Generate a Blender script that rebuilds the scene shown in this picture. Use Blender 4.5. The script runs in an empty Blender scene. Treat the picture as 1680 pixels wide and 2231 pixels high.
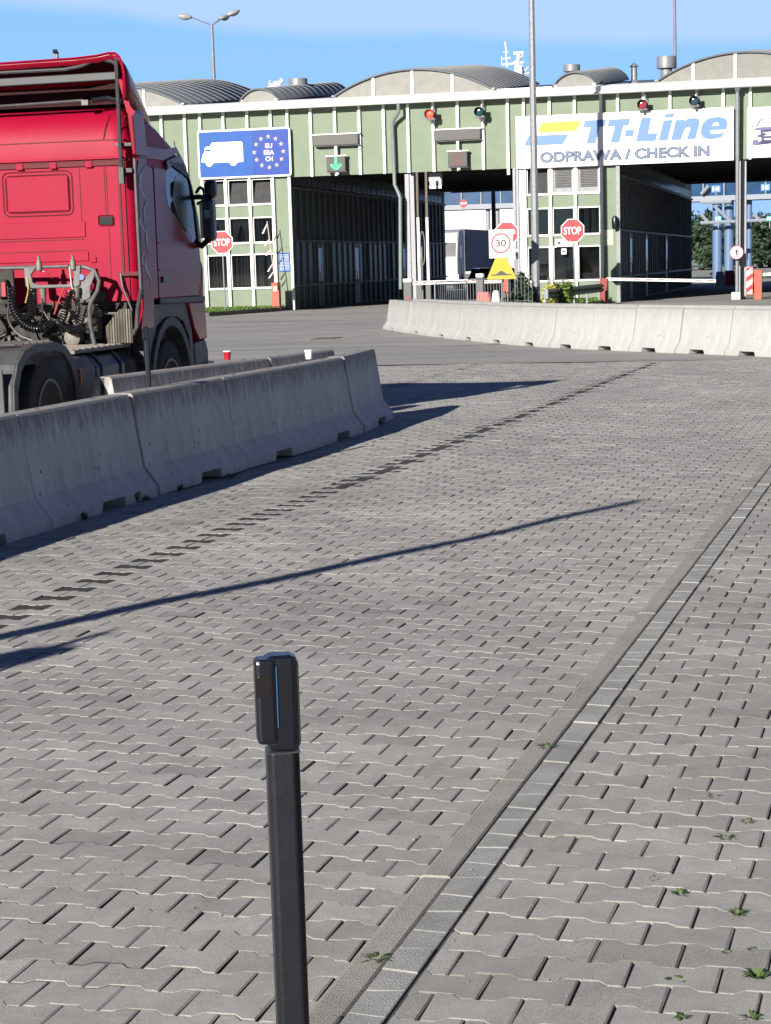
import bpy, math, random
import numpy as np
from mathutils import Vector, Matrix
random.seed(7); RNG = np.random.default_rng(7)
S = bpy.context.scene
C = S.collection
R = math.radians
# ------------------------------------------------------------------ camera
CF, CX0, CY0, CH, YH = 4365.0, 840.0, 1343.0, 1.73, 578.0
ROLL = math.atan(.029); PITCH = math.atan((CY0 - YH) * math.cos(ROLL) / CF)
cr, sr, cp, sp = math.cos(ROLL), math.sin(ROLL), math.cos(PITCH), math.sin(PITCH)
cam = bpy.data.cameras.new('camera'); camo = bpy.data.objects.new('camera', cam); C.objects.link(camo)
cam.sensor_fit = 'HORIZONTAL'; cam.sensor_width = 36; cam.lens = CF / 1680 * 36
cam.shift_y = (CY0 - 1115.5) / 1680; cam.clip_start = .1; cam.clip_end = 6000
M4 = Matrix(((cr, sr, 0, 0), (-sr * sp, cr * sp, -cp, 0), (-sr * cp, cr * cp, sp, CH), (0, 0, 0, 1)))
camo.matrix_world = M4
S.camera = camo
# ------------------------------------------------------------------ light
AZ, EL = R(30), R(20.5)
w = bpy.data.worlds.new('World'); S.world = w; w.use_nodes = True
nt = w.node_tree; bg = nt.nodes['Background']
sky = nt.nodes.new('ShaderNodeTexSky'); sky.sky_type = 'NISHITA'; sky.sun_disc = False
sky.sun_elevation = EL; sky.sun_rotation = R(210); sky.altitude = 0; sky.air_density = 1.3; sky.dust_density = .3; sky.ozone_density = 2.2
# thin high cloud veil in the upper sky
tc = nt.nodes.new('ShaderNodeTexCoord'); sx = nt.nodes.new('ShaderNodeSeparateXYZ'); nt.links.new(tc.outputs['Generated'], sx.inputs[0])
m1 = nt.nodes.new('ShaderNodeMath'); m1.operation = 'MULTIPLY_ADD'; m1.inputs[1].default_value = .065; nt.links.new(sx.outputs['X'], m1.inputs[0]); nt.links.new(sx.outputs['Z'], m1.inputs[2])
nz = nt.nodes.new('ShaderNodeTexNoise'); nz.inputs['Scale'].default_value = 5; nz.inputs['Detail'].default_value = 5; nt.links.new(tc.outputs['Generated'], nz.inputs['Vector'])
m2 = nt.nodes.new('ShaderNodeMath'); m2.operation = 'MULTIPLY_ADD'; m2.inputs[1].default_value = .03; nt.links.new(nz.outputs[0], m2.inputs[0]); nt.links.new(m1.outputs[0], m2.inputs[2])
mr = nt.nodes.new('ShaderNodeMapRange'); mr.inputs['From Min'].default_value = .1235; mr.inputs['From Max'].default_value = .131; mr.inputs['To Max'].default_value = .32
nt.links.new(m2.outputs[0], mr.inputs['Value'])
gr = nt.nodes.new('ShaderNodeValToRGB'); nt.links.new(sx.outputs['Z'], gr.inputs[0]); ce = gr.color_ramp.elements
ce[0].position = 0; ce[0].color = (.20, .35, .68, 1); ce[1].position = 1; ce[1].color = (.033, .083, .28, 1)
for p_, c_ in ((.06, (.175, .355, .70)), (.15, (.15, .32, .68)), (.24, (.07, .16, .44)), (.5, (.04, .098, .33))):
    k_ = ce.new(p_); k_.color = c_ + (1,)
sy = nt.nodes.new('ShaderNodeMapRange'); sy.interpolation_type = 'SMOOTHSTEP'; sy.inputs['From Min'].default_value = .55; sy.inputs['From Max'].default_value = .97; sy.inputs['To Min'].default_value = .2; nt.links.new(sx.outputs['Y'], sy.inputs['Value'])  # sky dimmed away from the view ahead, to weaken the fill light
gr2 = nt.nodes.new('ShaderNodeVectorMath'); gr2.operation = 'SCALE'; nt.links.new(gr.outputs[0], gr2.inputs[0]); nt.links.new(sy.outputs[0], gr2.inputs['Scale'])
sc1 = nt.nodes.new('ShaderNodeVectorMath'); sc1.operation = 'SCALE'; sc1.inputs['Scale'].default_value = .003; nt.links.new(sky.outputs[0], sc1.inputs[0])
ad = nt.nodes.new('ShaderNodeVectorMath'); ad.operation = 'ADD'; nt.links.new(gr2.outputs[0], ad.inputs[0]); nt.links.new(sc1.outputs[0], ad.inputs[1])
mx = nt.nodes.new('ShaderNodeMix'); mx.data_type = 'RGBA'; vf = nt.nodes.new('ShaderNodeMapRange'); vf.inputs['From Min'].default_value = .17; vf.inputs['From Max'].default_value = .30; vf.inputs['To Min'].default_value = 1; vf.inputs['To Max'].default_value = 0; nt.links.new(sx.outputs['Z'], vf.inputs['Value'])
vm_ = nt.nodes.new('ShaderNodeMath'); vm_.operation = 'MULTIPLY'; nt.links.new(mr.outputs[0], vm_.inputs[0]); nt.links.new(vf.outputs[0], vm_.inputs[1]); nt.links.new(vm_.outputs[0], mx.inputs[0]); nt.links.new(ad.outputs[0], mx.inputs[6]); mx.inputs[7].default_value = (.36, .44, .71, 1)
mr.inputs['To Max'].default_value = .55
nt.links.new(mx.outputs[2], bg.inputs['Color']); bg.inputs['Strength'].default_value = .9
sl = bpy.data.lights.new('sun', 'SUN'); sl.energy = 4.6; sl.angle = R(.5); sl.color = (1, .93, .83)
so = bpy.data.objects.new('sun', sl); C.objects.link(so)
so.rotation_euler = Vector((math.sin(AZ) * math.cos(EL), math.cos(AZ) * math.cos(EL), -math.sin(EL))).to_track_quat('-Z', 'Y').to_euler()
S.view_settings.view_transform = 'Standard'; S.view_settings.look = 'None'; S.view_settings.exposure = .93; S.view_settings.gamma = 1
# ------------------------------------------------------------------ pixel helpers (photo pixel -> world point on a known plane)
def ray(x, y):
    a = x - CX0; b = y - CY0
    r = a * cr - b * sr; d = a * sr + b * cr
    return Vector((r, CF * cp - d * sp, -CF * sp - d * cp))
def gnd(x, y, z=0.0):
    v = ray(x, y); t = (z - CH) / v.z; return Vector((v.x * t, v.y * t, z))
def atY(x, y, Y):
    v = ray(x, y); t = Y / v.y; return Vector((v.x * t, Y, CH + v.z * t))
TH = R(13.1)                                   # heading of the terminal's passages
P0 = gnd(625, 676); U = Vector((math.cos(TH), -math.sin(TH), 0)); NV = Vector((math.sin(TH), math.cos(TH), 0))
def fz(x, y, off=0.0):                         # pixel -> (u, z) on the facade plane shifted by off towards the camera
    v = ray(x, y); o = Vector((0, 0, CH)); p0 = P0 - NV * off
    t = (p0 - o).dot(NV) / v.dot(NV); p = o + v * t - P0
    return p.dot(U), p.z
def FW(u, y, z=0.0): return P0 + U * u + NV * y + Vector((0, 0, z))
# ------------------------------------------------------------------ mesh helpers
class MB:
    def __init__(s): s.v = []; s.f = []
    def add(s, vs, fs):
        n = len(s.v); s.v += [tuple(v) for v in vs]; s.f += [tuple(i + n for i in f) for f in fs]; return s
    def box(s, x0, x1, y0, y1, z0, z1):
        return s.add([(x0, y0, z0), (x1, y0, z0), (x1, y1, z0), (x0, y1, z0), (x0, y0, z1), (x1, y0, z1), (x1, y1, z1), (x0, y1, z1)],
                     [(3, 2, 1, 0), (4, 5, 6, 7), (0, 1, 5, 4), (1, 2, 6, 5), (2, 3, 7, 6), (3, 0, 4, 7)])
    def cbox(s, c, d, rz=0.0, rx=0.0, ry=0.0):
        m = Matrix.Translation(c) @ Matrix.Rotation(rz, 4, 'Z') @ Matrix.Rotation(ry, 4, 'Y') @ Matrix.Rotation(rx, 4, 'X')
        t = MB().box(-d[0] / 2, d[0] / 2, -d[1] / 2, d[1] / 2, -d[2] / 2, d[2] / 2)
        return s.add([m @ Vector(v) for v in t.v], t.f)
    def prism(s, poly, a, b, axis='y'):        # poly in the two other axes (x,z)/(y,z)/(x,y)
        k = len(poly)
        def P(p, t):
            return (p[0], t, p[1]) if axis == 'y' else ((t, p[0], p[1]) if axis == 'x' else (p[0], p[1], t))
        vs = [P(p, a) for p in poly] + [P(p, b) for p in poly]
        fs = [tuple(range(k)), tuple(range(2 * k - 1, k - 1, -1))] + [(i + k, (i + 1) % k + k, (i + 1) % k, i) for i in range(k)]
        return s.add(vs, fs)
    def tube(s, pts, r, n=8, cap=True):
        pts = [Vector(p) for p in pts]; rs = r if isinstance(r, (list, tuple)) else [r] * len(pts)
        rings = []; up = Vector((0, 0, 1)); prev = None
        for i, p in enumerate(pts):
            d = (pts[min(i + 1, len(pts) - 1)] - pts[max(i - 1, 0)]).normalized()
            a = prev - d * prev.dot(d) if prev is not None else d.cross(up if abs(d.z) < .95 else Vector((0, 1, 0)))
            if a.length < 1e-5: a = d.orthogonal()
            a.normalize(); prev = a; b = d.cross(a)
            rings.append([p + (a * math.cos(2 * math.pi * j / n) + b * math.sin(2 * math.pi * j / n)) * rs[i] for j in range(n)])
        vs = [v for rg in rings for v in rg]
        fs = [(i * n + j, i * n + (j + 1) % n, (i + 1) * n + (j + 1) % n, (i + 1) * n + j) for i in range(len(pts) - 1) for j in range(n)]
        if cap: fs += [tuple(range(n - 1, -1, -1)), tuple(range((len(pts) - 1) * n, len(pts) * n))]
        return s.add(vs, fs)
    def lathe(s, prof, c=(0, 0, 0), axis='z', n=24):   # prof: (r, h)
        vs = []
        for r, h in prof:
            for j in range(n):
                a = 2 * math.pi * j / n; x, y = r * math.cos(a), r * math.sin(a)
                p = (x, y, h) if axis == 'z' else ((h, x, y) if axis == 'x' else (x, h, y))
                vs.append((p[0] + c[0], p[1] + c[1], p[2] + c[2]))
        k = len(prof)
        fs = [(i * n + j, i * n + (j + 1) % n, (i + 1) * n + (j + 1) % n, (i + 1) * n + j) for i in range(k - 1) for j in range(n)]
        fs += [tuple(range(n - 1, -1, -1)), tuple(range((k - 1) * n, k * n))]
        return s.add(vs, fs)
    def ball(s, c, r, n=12, m=8):
        r = r if isinstance(r, (tuple, list)) else (r, r, r)
        vs = [(c[0] + r[0] * math.sin(math.pi * i / m) * math.cos(2 * math.pi * j / n), c[1] + r[1] * math.sin(math.pi * i / m) * math.sin(2 * math.pi * j / n), c[2] + r[2] * math.cos(math.pi * i / m)) for i in range(m + 1) for j in range(n)]
        return s.add(vs, [(i * n + j, i * n + (j + 1) % n, (i + 1) * n + (j + 1) % n, (i + 1) * n + j) for i in range(m) for j in range(n)])
    def loft(s, secs, close=True, cap=True):
        n = len(secs[0]); vs = [v for q in secs for v in q]
        fs = [(i * n + j, i * n + (j + 1) % n, (i + 1) * n + (j + 1) % n, (i + 1) * n + j) for i in range(len(secs) - 1) for j in range(n if close else n - 1)]
        if cap and close: fs += [tuple(range(n - 1, -1, -1)), tuple(range((len(secs) - 1) * n, len(secs) * n))]
        return s.add(vs, fs)
    def build(s, name, mat, parent=None, smooth=False, bevel=0, sol=0, sharp=35):
        me = bpy.data.meshes.new(name); me.from_pydata(s.v, [], s.f); me.update()
        import bmesh
        bm = bmesh.new(); bm.from_mesh(me); bmesh.ops.recalc_face_normals(bm, faces=bm.faces); bm.to_mesh(me); bm.free()
        me.materials.append(mat)
        me.polygons.foreach_set('use_smooth', [False] * len(me.polygons))
        if smooth:
            me.polygons.foreach_set('use_smooth', [True] * len(me.polygons)); me.set_sharp_from_angle(angle=R(sharp))
        o = bpy.data.objects.new(name, me); C.objects.link(o)
        if parent: o.parent = parent
        if sol: m = o.modifiers.new('solid', 'SOLIDIFY'); m.thickness = sol; m.offset = 0
        if bevel: m = o.modifiers.new('bevel', 'BEVEL'); m.width = bevel; m.segments = 2; m.limit_method = 'ANGLE'; m.angle_limit = R(40)
        return o
def tag(o, label, cat, group=None, kind=None):
    if label: o['label'] = label
    if cat: o['category'] = cat
    if group: o['group'] = group
    if kind: o['kind'] = kind
    return o
def thing(name, label, cat, loc=(0, 0, 0), rz=0.0, group=None):
    o = bpy.data.objects.new(name, None); C.objects.link(o); o.location = loc; o.rotation_euler = (0, 0, rz); o.empty_display_size = .3
    return tag(o, label, cat, group)
def clone(o, parent=None):
    c = o.copy(); C.objects.link(c)
    if parent: c.parent = parent
    for ch in [k for k in C.objects if k.parent == o]: clone(ch, c)
    return c
def text(s, size, mat, parent, loc, name='lettering', bold=0.0, shear=0.0, rot=(math.pi / 2, 0, 0), align='CENTER', ext=.004, sx=1.0, sp_=1.0):
    cu = bpy.data.curves.new(name, 'FONT'); cu.body = s; cu.size = size; cu.align_x = align; cu.align_y = 'CENTER'; cu.bevel_depth = bold; cu.bevel_resolution = 0; cu.shear = shear; cu.extrude = ext; cu.space_line = .95; cu.space_character = sp_
    t = bpy.data.objects.new('tmp', cu); C.objects.link(t); dg = bpy.context.evaluated_depsgraph_get(); dg.update()
    me = bpy.data.meshes.new_from_object(t.evaluated_get(dg)); bpy.data.objects.remove(t); me.materials.clear(); me.materials.append(mat); me.name = name
    o = bpy.data.objects.new(name, me); C.objects.link(o); o.parent = parent; o.location = loc; o.rotation_euler = rot; o.scale = (sx, 1, 1)
    return o
# ------------------------------------------------------------------ materials
def pbr(name, col, rough=.5, metal=0.0, var=.15, scale=4.0, bump=0.0, bscale=60.0, coat=0.0, emit=0.0, spec=.5, stretch=None, dirt=None, dscale=3.0, damt=.5, pits=0):
    m = bpy.data.materials.new(name); m.use_nodes = True; n = m.node_tree; b = n.nodes['Principled BSDF']; L = n.links.new
    b.inputs['Roughness'].default_value = rough; b.inputs['Metallic'].default_value = metal; b.inputs['Coat Weight'].default_value = coat; b.inputs['Specular IOR Level'].default_value = spec
    tcn = n.nodes.new('ShaderNodeTexCoord'); mp = n.nodes.new('ShaderNodeMapping'); L(tcn.outputs['Object'], mp.inputs[0])
    if stretch: mp.inputs['Scale'].default_value = stretch
    nz = n.nodes.new('ShaderNodeTexNoise'); nz.inputs['Scale'].default_value = scale; nz.inputs['Detail'].default_value = 6; nz.inputs['Roughness'].default_value = .6; L(mp.outputs[0], nz.inputs['Vector'])
    rp = n.nodes.new('ShaderNodeValToRGB'); rp.color_ramp.elements[0].position = .3; rp.color_ramp.elements[1].position = .7
    rp.color_ramp.elements[0].color = tuple(c * (1 - var) for c in col) + (1,); rp.color_ramp.elements[1].color = tuple(min(1, c * (1 + var)) for c in col) + (1,)
    L(nz.outputs[0], rp.inputs[0]); out = rp.outputs[0]
    if dirt:
        n2 = n.nodes.new('ShaderNodeTexNoise'); n2.inputs['Scale'].default_value = dscale; n2.inputs['Detail'].default_value = 8; n2.inputs['Roughness'].default_value = .7; L(mp.outputs[0], n2.inputs['Vector'])
        r2 = n.nodes.new('ShaderNodeMapRange'); r2.inputs['From Min'].default_value = .52; r2.inputs['From Max'].default_value = .72; r2.inputs['To Max'].default_value = damt; L(n2.outputs[0], r2.inputs['Value'])
        mxx = n.nodes.new('ShaderNodeMix'); mxx.data_type = 'RGBA'; L(r2.outputs[0], mxx.inputs[0]); L(out, mxx.inputs[6]); mxx.inputs[7].default_value = tuple(dirt) + (1,); out = mxx.outputs[2]
    if pits:
        vo = n.nodes.new('ShaderNodeTexVoronoi'); vo.inputs['Scale'].default_value = 13; L(tcn.outputs['Object'], vo.inputs['Vector'])
        sp3 = n.nodes.new('ShaderNodeSeparateColor'); L(vo.outputs['Color'], sp3.inputs[0])
        th = n.nodes.new('ShaderNodeMath'); th.operation = 'MULTIPLY'; th.inputs[1].default_value = .16; L(sp3.outputs[0], th.inputs[0])
        lt = n.nodes.new('ShaderNodeMath'); lt.operation = 'LESS_THAN'; L(vo.outputs['Distance'], lt.inputs[0]); L(th.outputs[0], lt.inputs[1])
        g5 = n.nodes.new('ShaderNodeMath'); g5.operation = 'GREATER_THAN'; g5.inputs[1].default_value = .55; L(sp3.outputs[1], g5.inputs[0]); ml = n.nodes.new('ShaderNodeMath'); ml.operation = 'MULTIPLY'; L(lt.outputs[0], ml.inputs[0]); L(g5.outputs[0], ml.inputs[1])
        mk = n.nodes.new('ShaderNodeMix'); mk.data_type = 'RGBA'; L(ml.outputs[0], mk.inputs[0]); L(out, mk.inputs[6]); mk.inputs[7].default_value = (.06, .06, .06, 1); out = mk.outputs[2]
        # weathering below the top edge
        sz = n.nodes.new('ShaderNodeSeparateXYZ'); L(tcn.outputs['Object'], sz.inputs[0]); n4 = n.nodes.new('ShaderNodeTexNoise'); n4.inputs['Scale'].default_value = 7; n4.inputs['Detail'].default_value = 6; L(mp.outputs[0], n4.inputs['Vector'])
        am = n.nodes.new('ShaderNodeMath'); am.operation = 'MULTIPLY_ADD'; am.inputs[1].default_value = .55; L(n4.outputs[0], am.inputs[0]); L(sz.outputs['Z'], am.inputs[2])
        r4 = n.nodes.new('ShaderNodeMapRange'); r4.inputs['From Min'].default_value = .86; r4.inputs['From Max'].default_value = 1.06; r4.inputs['To Max'].default_value = pits; L(am.outputs[0], r4.inputs[0])
        mq = n.nodes.new('ShaderNodeMix'); mq.data_type = 'RGBA'; L(r4.outputs[0], mq.inputs[0]); L(out, mq.inputs[6]); mq.inputs[7].default_value = (.13, .13, .125, 1); out = mq.outputs[2]
    L(out, b.inputs['Base Color'])
    if bump:
        n3 = n.nodes.new('ShaderNodeTexNoise'); n3.inputs['Scale'].default_value = bscale; n3.inputs['Detail'].default_value = 4; L(tcn.outputs['Object'], n3.inputs['Vector'])
        bp = n.nodes.new('ShaderNodeBump'); bp.inputs['Strength'].default_value = bump; bp.inputs['Distance'].default_value = .01; L(n3.outputs[0], bp.inputs['Height']); L(bp.outputs[0], b.inputs['Normal'])
    if emit: L(out, b.inputs['Emission Color']); b.inputs['Emission Strength'].default_value = emit
    return m
green = pbr('green_panel', (.180, .225, .168), .65, var=.06, scale=1.5, spec=.2, dirt=(.18, .21, .165), dscale=1.2, damt=.35)
white = pbr('white_paint', (.80, .80, .77), .5, var=.05, dirt=(.5, .48, .42), dscale=2.5, damt=.3)
whitet = pbr('white_gutter', (.82, .82, .80), .45, var=.06, scale=2, dirt=(.45, .45, .42), dscale=3, damt=.25, stretch=(1, 1, 3))
frost = pbr('frosted_panel', (.135, .14, .13), .45, var=.15, scale=2.5, dirt=(.22, .21, .17), dscale=2, damt=.5)
tin = pbr('roof_tin', (.075, .087, .108), .6, .0, var=.15, scale=2)
rib = pbr('roof_rib', (.16, .17, .18), .6, .0, var=.1)
galv = pbr('galvanised_steel', (.20, .215, .235), .5, .2, var=.18, scale=9, dirt=(.11, .12, .13), dscale=8, damt=.5)
greymetal = pbr('grey_metal', (.16, .17, .19), .5, .2, var=.1)
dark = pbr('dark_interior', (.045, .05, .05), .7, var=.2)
wallin = pbr('shaded_green_panel', (.045, .065, .055), .55, var=.2, scale=2)  # facade green darkened: the shade of the passages is put into the colour
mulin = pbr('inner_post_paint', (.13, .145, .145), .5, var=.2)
blackp = pbr('black_plastic', (.007, .008, .012), .32, var=.2)
blackm = pbr('black_metal', (.011, .013, .018), .38, var=.25, bump=.1)
rubber = pbr('rubber', (.018, .018, .018), .85, var=.3, bump=.3)
signblue = pbr('sign_blue', (.008, .075, .32), .4, var=.08, scale=2, dirt=(.014, .09, .33), dscale=4, damt=.3, spec=.2)
signblue2 = pbr('sign_violet_blue', (.016, .052, .29), .4, var=.07, spec=.2)
signwhite = pbr('sign_white', (.84, .84, .84), .35, var=.02)
signred = pbr('sign_red', (.37, .018, .03), .35, var=.06)
star_m = pbr('faded_star', (.40, .30, .27), .4, var=.03)
yellow = pbr('sign_yellow', (.44, .315, .003), .35, var=.03)
logoy = pbr('logo_yellow', (.44, .345, .008), .4, var=.02)
logob = pbr('logo_blue', (.075, .175, .385), .4, var=.02)
letgrey = pbr('letter_grey_blue', (.10, .14, .225), .4, var=.04)
carviolet = pbr('car_violet', (.085, .09, .22), .4, var=.04)
inkblack = pbr('ink_black', (.03, .03, .035), .5, var=.1)
ledbox = pbr('display_face', (.04, .04, .04), .55, var=.08)
orange = pbr('orange_paint', (.44, .07, .035), .5, var=.08, dirt=(.4, .1, .07), damt=.4)
orangedk = pbr('red_lacquer', (.2, .015, .015), .5, var=.1)
pinkred = pbr('faded_red_plastic', (.42, .12, .11), .5, var=.08)
redplastic = pbr('red_plastic', (.34, .015, .03), .45, var=.1)
concrete = pbr('weathered_concrete', (.47, .47, .46), .85, var=.14, scale=1.6, bump=.35, bscale=90, dirt=(.17, .17, .165), dscale=2.4, damt=.55, pits=.7, stretch=(3.2, 3.2, .9))
concretew = pbr('pale_concrete', (.37, .375, .37), .85, var=.1, scale=1.4, bump=.3, bscale=70, dirt=(.28, .27, .23), dscale=2, damt=.5, pits=.25, stretch=(2.6, 2.6, .8))
grass_m = pbr('grass', (.10, .19, .03), .7, var=.4, scale=30)
leafdk = pbr('leaf_dark', (.034, .062, .034), .6, var=.5, scale=1.3)  # lightened a little: haze over the far trees put into the colour
leaflt = pbr('leaf_light', (.13, .20, .04), .6, var=.4, scale=9)
leafy = pbr('leaf_yellow', (.42, .40, .10), .6, var=.3, scale=9)
bark = pbr('bark', (.1, .08, .06), .9, var=.3)
skinblue = pbr('blue_column_paint', (.10, .165, .29), .45, var=.06)
gantry = pbr('pale_blue_steel', (.22, .25, .30), .5, var=.04)
blueglass = pbr('blue_glass', (.015, .06, .15), .1, var=.3, scale=.5, spec=.8)
shipw = pbr('ship_white', (.55, .56, .58), .4, var=.03)
asph = pbr('asphalt', (.14, .14, .145), .9, var=.12, scale=.6, bump=.3, bscale=30)
def glassmat(name, tint=(.5, .55, .55), tr=.75):
    m = bpy.data.materials.new(name); m.use_nodes = True; n = m.node_tree; n.nodes.remove(n.nodes['Principled BSDF']); o = n.nodes['Material Output']
    a = n.nodes.new('ShaderNodeBsdfTransparent'); a.inputs[0].default_value = tint + (1,); g = n.nodes.new('ShaderNodeBsdfGlossy'); g.inputs['Roughness'].default_value = .03
    tcn = n.nodes.new('ShaderNodeTexCoord'); nz = n.nodes.new('ShaderNodeTexNoise'); nz.inputs['Scale'].default_value = 1.2; n.links.new(tcn.outputs['Object'], nz.inputs[0])
    bp = n.nodes.new('ShaderNodeBump'); bp.inputs['Strength'].default_value = .05; n.links.new(nz.outputs[0], bp.inputs['Height']); n.links.new(bp.outputs[0], g.inputs['Normal'])
    f = n.nodes.new('ShaderNodeFresnel'); f.inputs[0].default_value = 1.6; mm = n.nodes.new('ShaderNodeMixShader')
    n.links.new(f.outputs[0], mm.inputs[0]); n.links.new(a.outputs[0], mm.inputs[1]); n.links.new(g.outputs[0], mm.inputs[2]); n.links.new(mm.outputs[0], o.inputs[0]); return m
glass = glassmat('window_glass', (.42, .46, .47))
curtain = pbr('curtain', (.42, .41, .40), .8, var=.25, scale=2)
blind = pbr('window_blind', (.30, .29, .28), .8, var=.06)
film = pbr('frosted_film', (.42, .45, .46), .5, var=.1)
def emis(name, col, st):
    m = bpy.data.materials.new(name); m.use_nodes = True; b = m.node_tree.nodes['Principled BSDF']; b.inputs['Base Color'].default_value = col + (1,); b.inputs['Emission Color'].default_value = col + (1,); b.inputs['Emission Strength'].default_value = st
    return m
# ------------------------------------------------------------------ ground
KH = R(15.5); kc, ks = math.cos(KH), math.sin(KH)
def st2w(s, t): return s * kc + t * ks, -s * ks + t * kc
def w2st(x, y): return x * kc - y * ks, x * ks + y * kc
K0, K1, K2 = -1.288, -1.203, -1.103           # kerb stone from K0 to K1, cut strip from K1 to K2
AST = 34.3                                      # t where the paving ends and asphalt starts
def pave_mat(name, c0, c1, dk):
    m = bpy.data.materials.new(name); m.use_nodes = True; n = m.node_tree; b = n.nodes['Principled BSDF']; L = n.links.new; b.inputs['Roughness'].default_value = .92; b.inputs['Specular IOR Level'].default_value = .12
    at = n.nodes.new('ShaderNodeAttribute'); at.attribute_name = 'tone'
    tcn = n.nodes.new('ShaderNodeTexCoord')
    rp = n.nodes.new('ShaderNodeValToRGB'); e = rp.color_ramp.elements; e[0].position = 0; e[0].color = dk + (1,); e[1].position = 1; e[1].color = c1 + (1,)
    k = e.new(.12); k.color = dk + (1,); k = e.new(.2); k.color = c0 + (1,)
    L(at.outputs['Fac'], rp.inputs[0])
    big = n.nodes.new('ShaderNodeTexNoise'); big.inputs['Scale'].default_value = .55; big.inputs['Detail'].default_value = 5; L(tcn.outputs['Object'], big.inputs[0])
    r1 = n.nodes.new('ShaderNodeMapRange'); r1.inputs['From Min'].default_value = .3; r1.inputs['From Max'].default_value = .7; r1.inputs['To Min'].default_value = .84; r1.inputs['To Max'].default_value = 1.12; L(big.outputs[0], r1.inputs[0])
    fine = n.nodes.new('ShaderNodeTexNoise'); fine.inputs['Scale'].default_value = 260; fine.inputs['Detail'].default_value = 3; L(tcn.outputs['Object'], fine.inputs[0])
    r2 = n.nodes.new('ShaderNodeMapRange'); r2.inputs['From Min'].default_value = .3; r2.inputs['From Max'].default_value = .7; r2.inputs['To Min'].default_value = .72; r2.inputs['To Max'].default_value = 1.25; L(fine.outputs[0], r2.inputs[0])
    mid = n.nodes.new('ShaderNodeTexNoise'); mid.inputs['Scale'].default_value = 7; mid.inputs['Detail'].default_value = 7; mid.inputs['Roughness'].default_value = .7; L(tcn.outputs['Object'], mid.inputs[0])
    r3 = n.nodes.new('ShaderNodeMapRange'); r3.inputs['From Min'].default_value = .35; r3.inputs['From Max'].default_value = .68; r3.inputs['To Min'].default_value = .88; r3.inputs['To Max'].default_value = 1.1; L(mid.outputs[0], r3.inputs[0])
    a = n.nodes.new('ShaderNodeMath'); a.operation = 'MULTIPLY'; L(r1.outputs[0], a.inputs[0]); L(r2.outputs[0], a.inputs[1])
    a2 = n.nodes.new('ShaderNodeMath'); a2.operation = 'MULTIPLY'; L(a.outputs[0], a2.inputs[0]); L(r3.outputs[0], a2.inputs[1])
    ob = n.nodes.new('ShaderNodeTexNoise'); ob.inputs['Scale'].default_value = 2.3; ob.inputs['Detail'].default_value = 8; ob.inputs['Roughness'].default_value = .75; L(tcn.outputs['Object'], ob.inputs[0])
    ro_ = n.nodes.new('ShaderNodeMapRange'); ro_.inputs['From Min'].default_value = .60; ro_.inputs['From Max'].default_value = .74; ro_.inputs['To Min'].default_value = 1; ro_.inputs['To Max'].default_value = .62; L(ob.outputs[0], ro_.inputs[0])
    a3 = n.nodes.new('ShaderNodeMath'); a3.operation = 'MULTIPLY'; L(a2.outputs[0], a3.inputs[0]); L(ro_.outputs[0], a3.inputs[1])
    vm = n.nodes.new('ShaderNodeVectorMath'); vm.operation = 'SCALE'; L(rp.outputs[0], vm.inputs[0]); L(a3.outputs[0], vm.inputs['Scale'])
    L(vm.outputs[0], b.inputs['Base Color'])
    bp = n.nodes.new('ShaderNodeBump'); bp.inputs['Strength'].default_value = .45; bp.inputs['Distance'].default_value = .002; L(fine.outputs[0], bp.inputs['Height']); L(bp.outputs[0], b.inputs['Normal'])
    return m
pave_l = pave_mat('paver_concrete', (.305, .298, .284), (.42, .41, .39), (.058, .06, .06))
pave_r = pave_mat('pavement_paver_concrete', (.305, .297, .28), (.40, .39, .368), (.20, .19, .165))
kerb_m = pbr('kerb_concrete', (.335, .322, .292), .95, var=.16, scale=3.5, bump=.5, bscale=260, spec=.1, dirt=(.27, .257, .23), dscale=9, damt=.5)
sand = pbr('joint_sand', (.07, .066, .058), .95, var=.3, scale=8)
def swell(x, y):                                # gentle unevenness of the driven-over paving
    return .007 * np.sin(x * 1.3 + y * .35) + .006 * np.sin(x * .5 - y * .8 + 1) + .004 * np.sin(x * 2.9 + y * 1.7)
A_ = .0125; LP, WP = .2, .14
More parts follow.
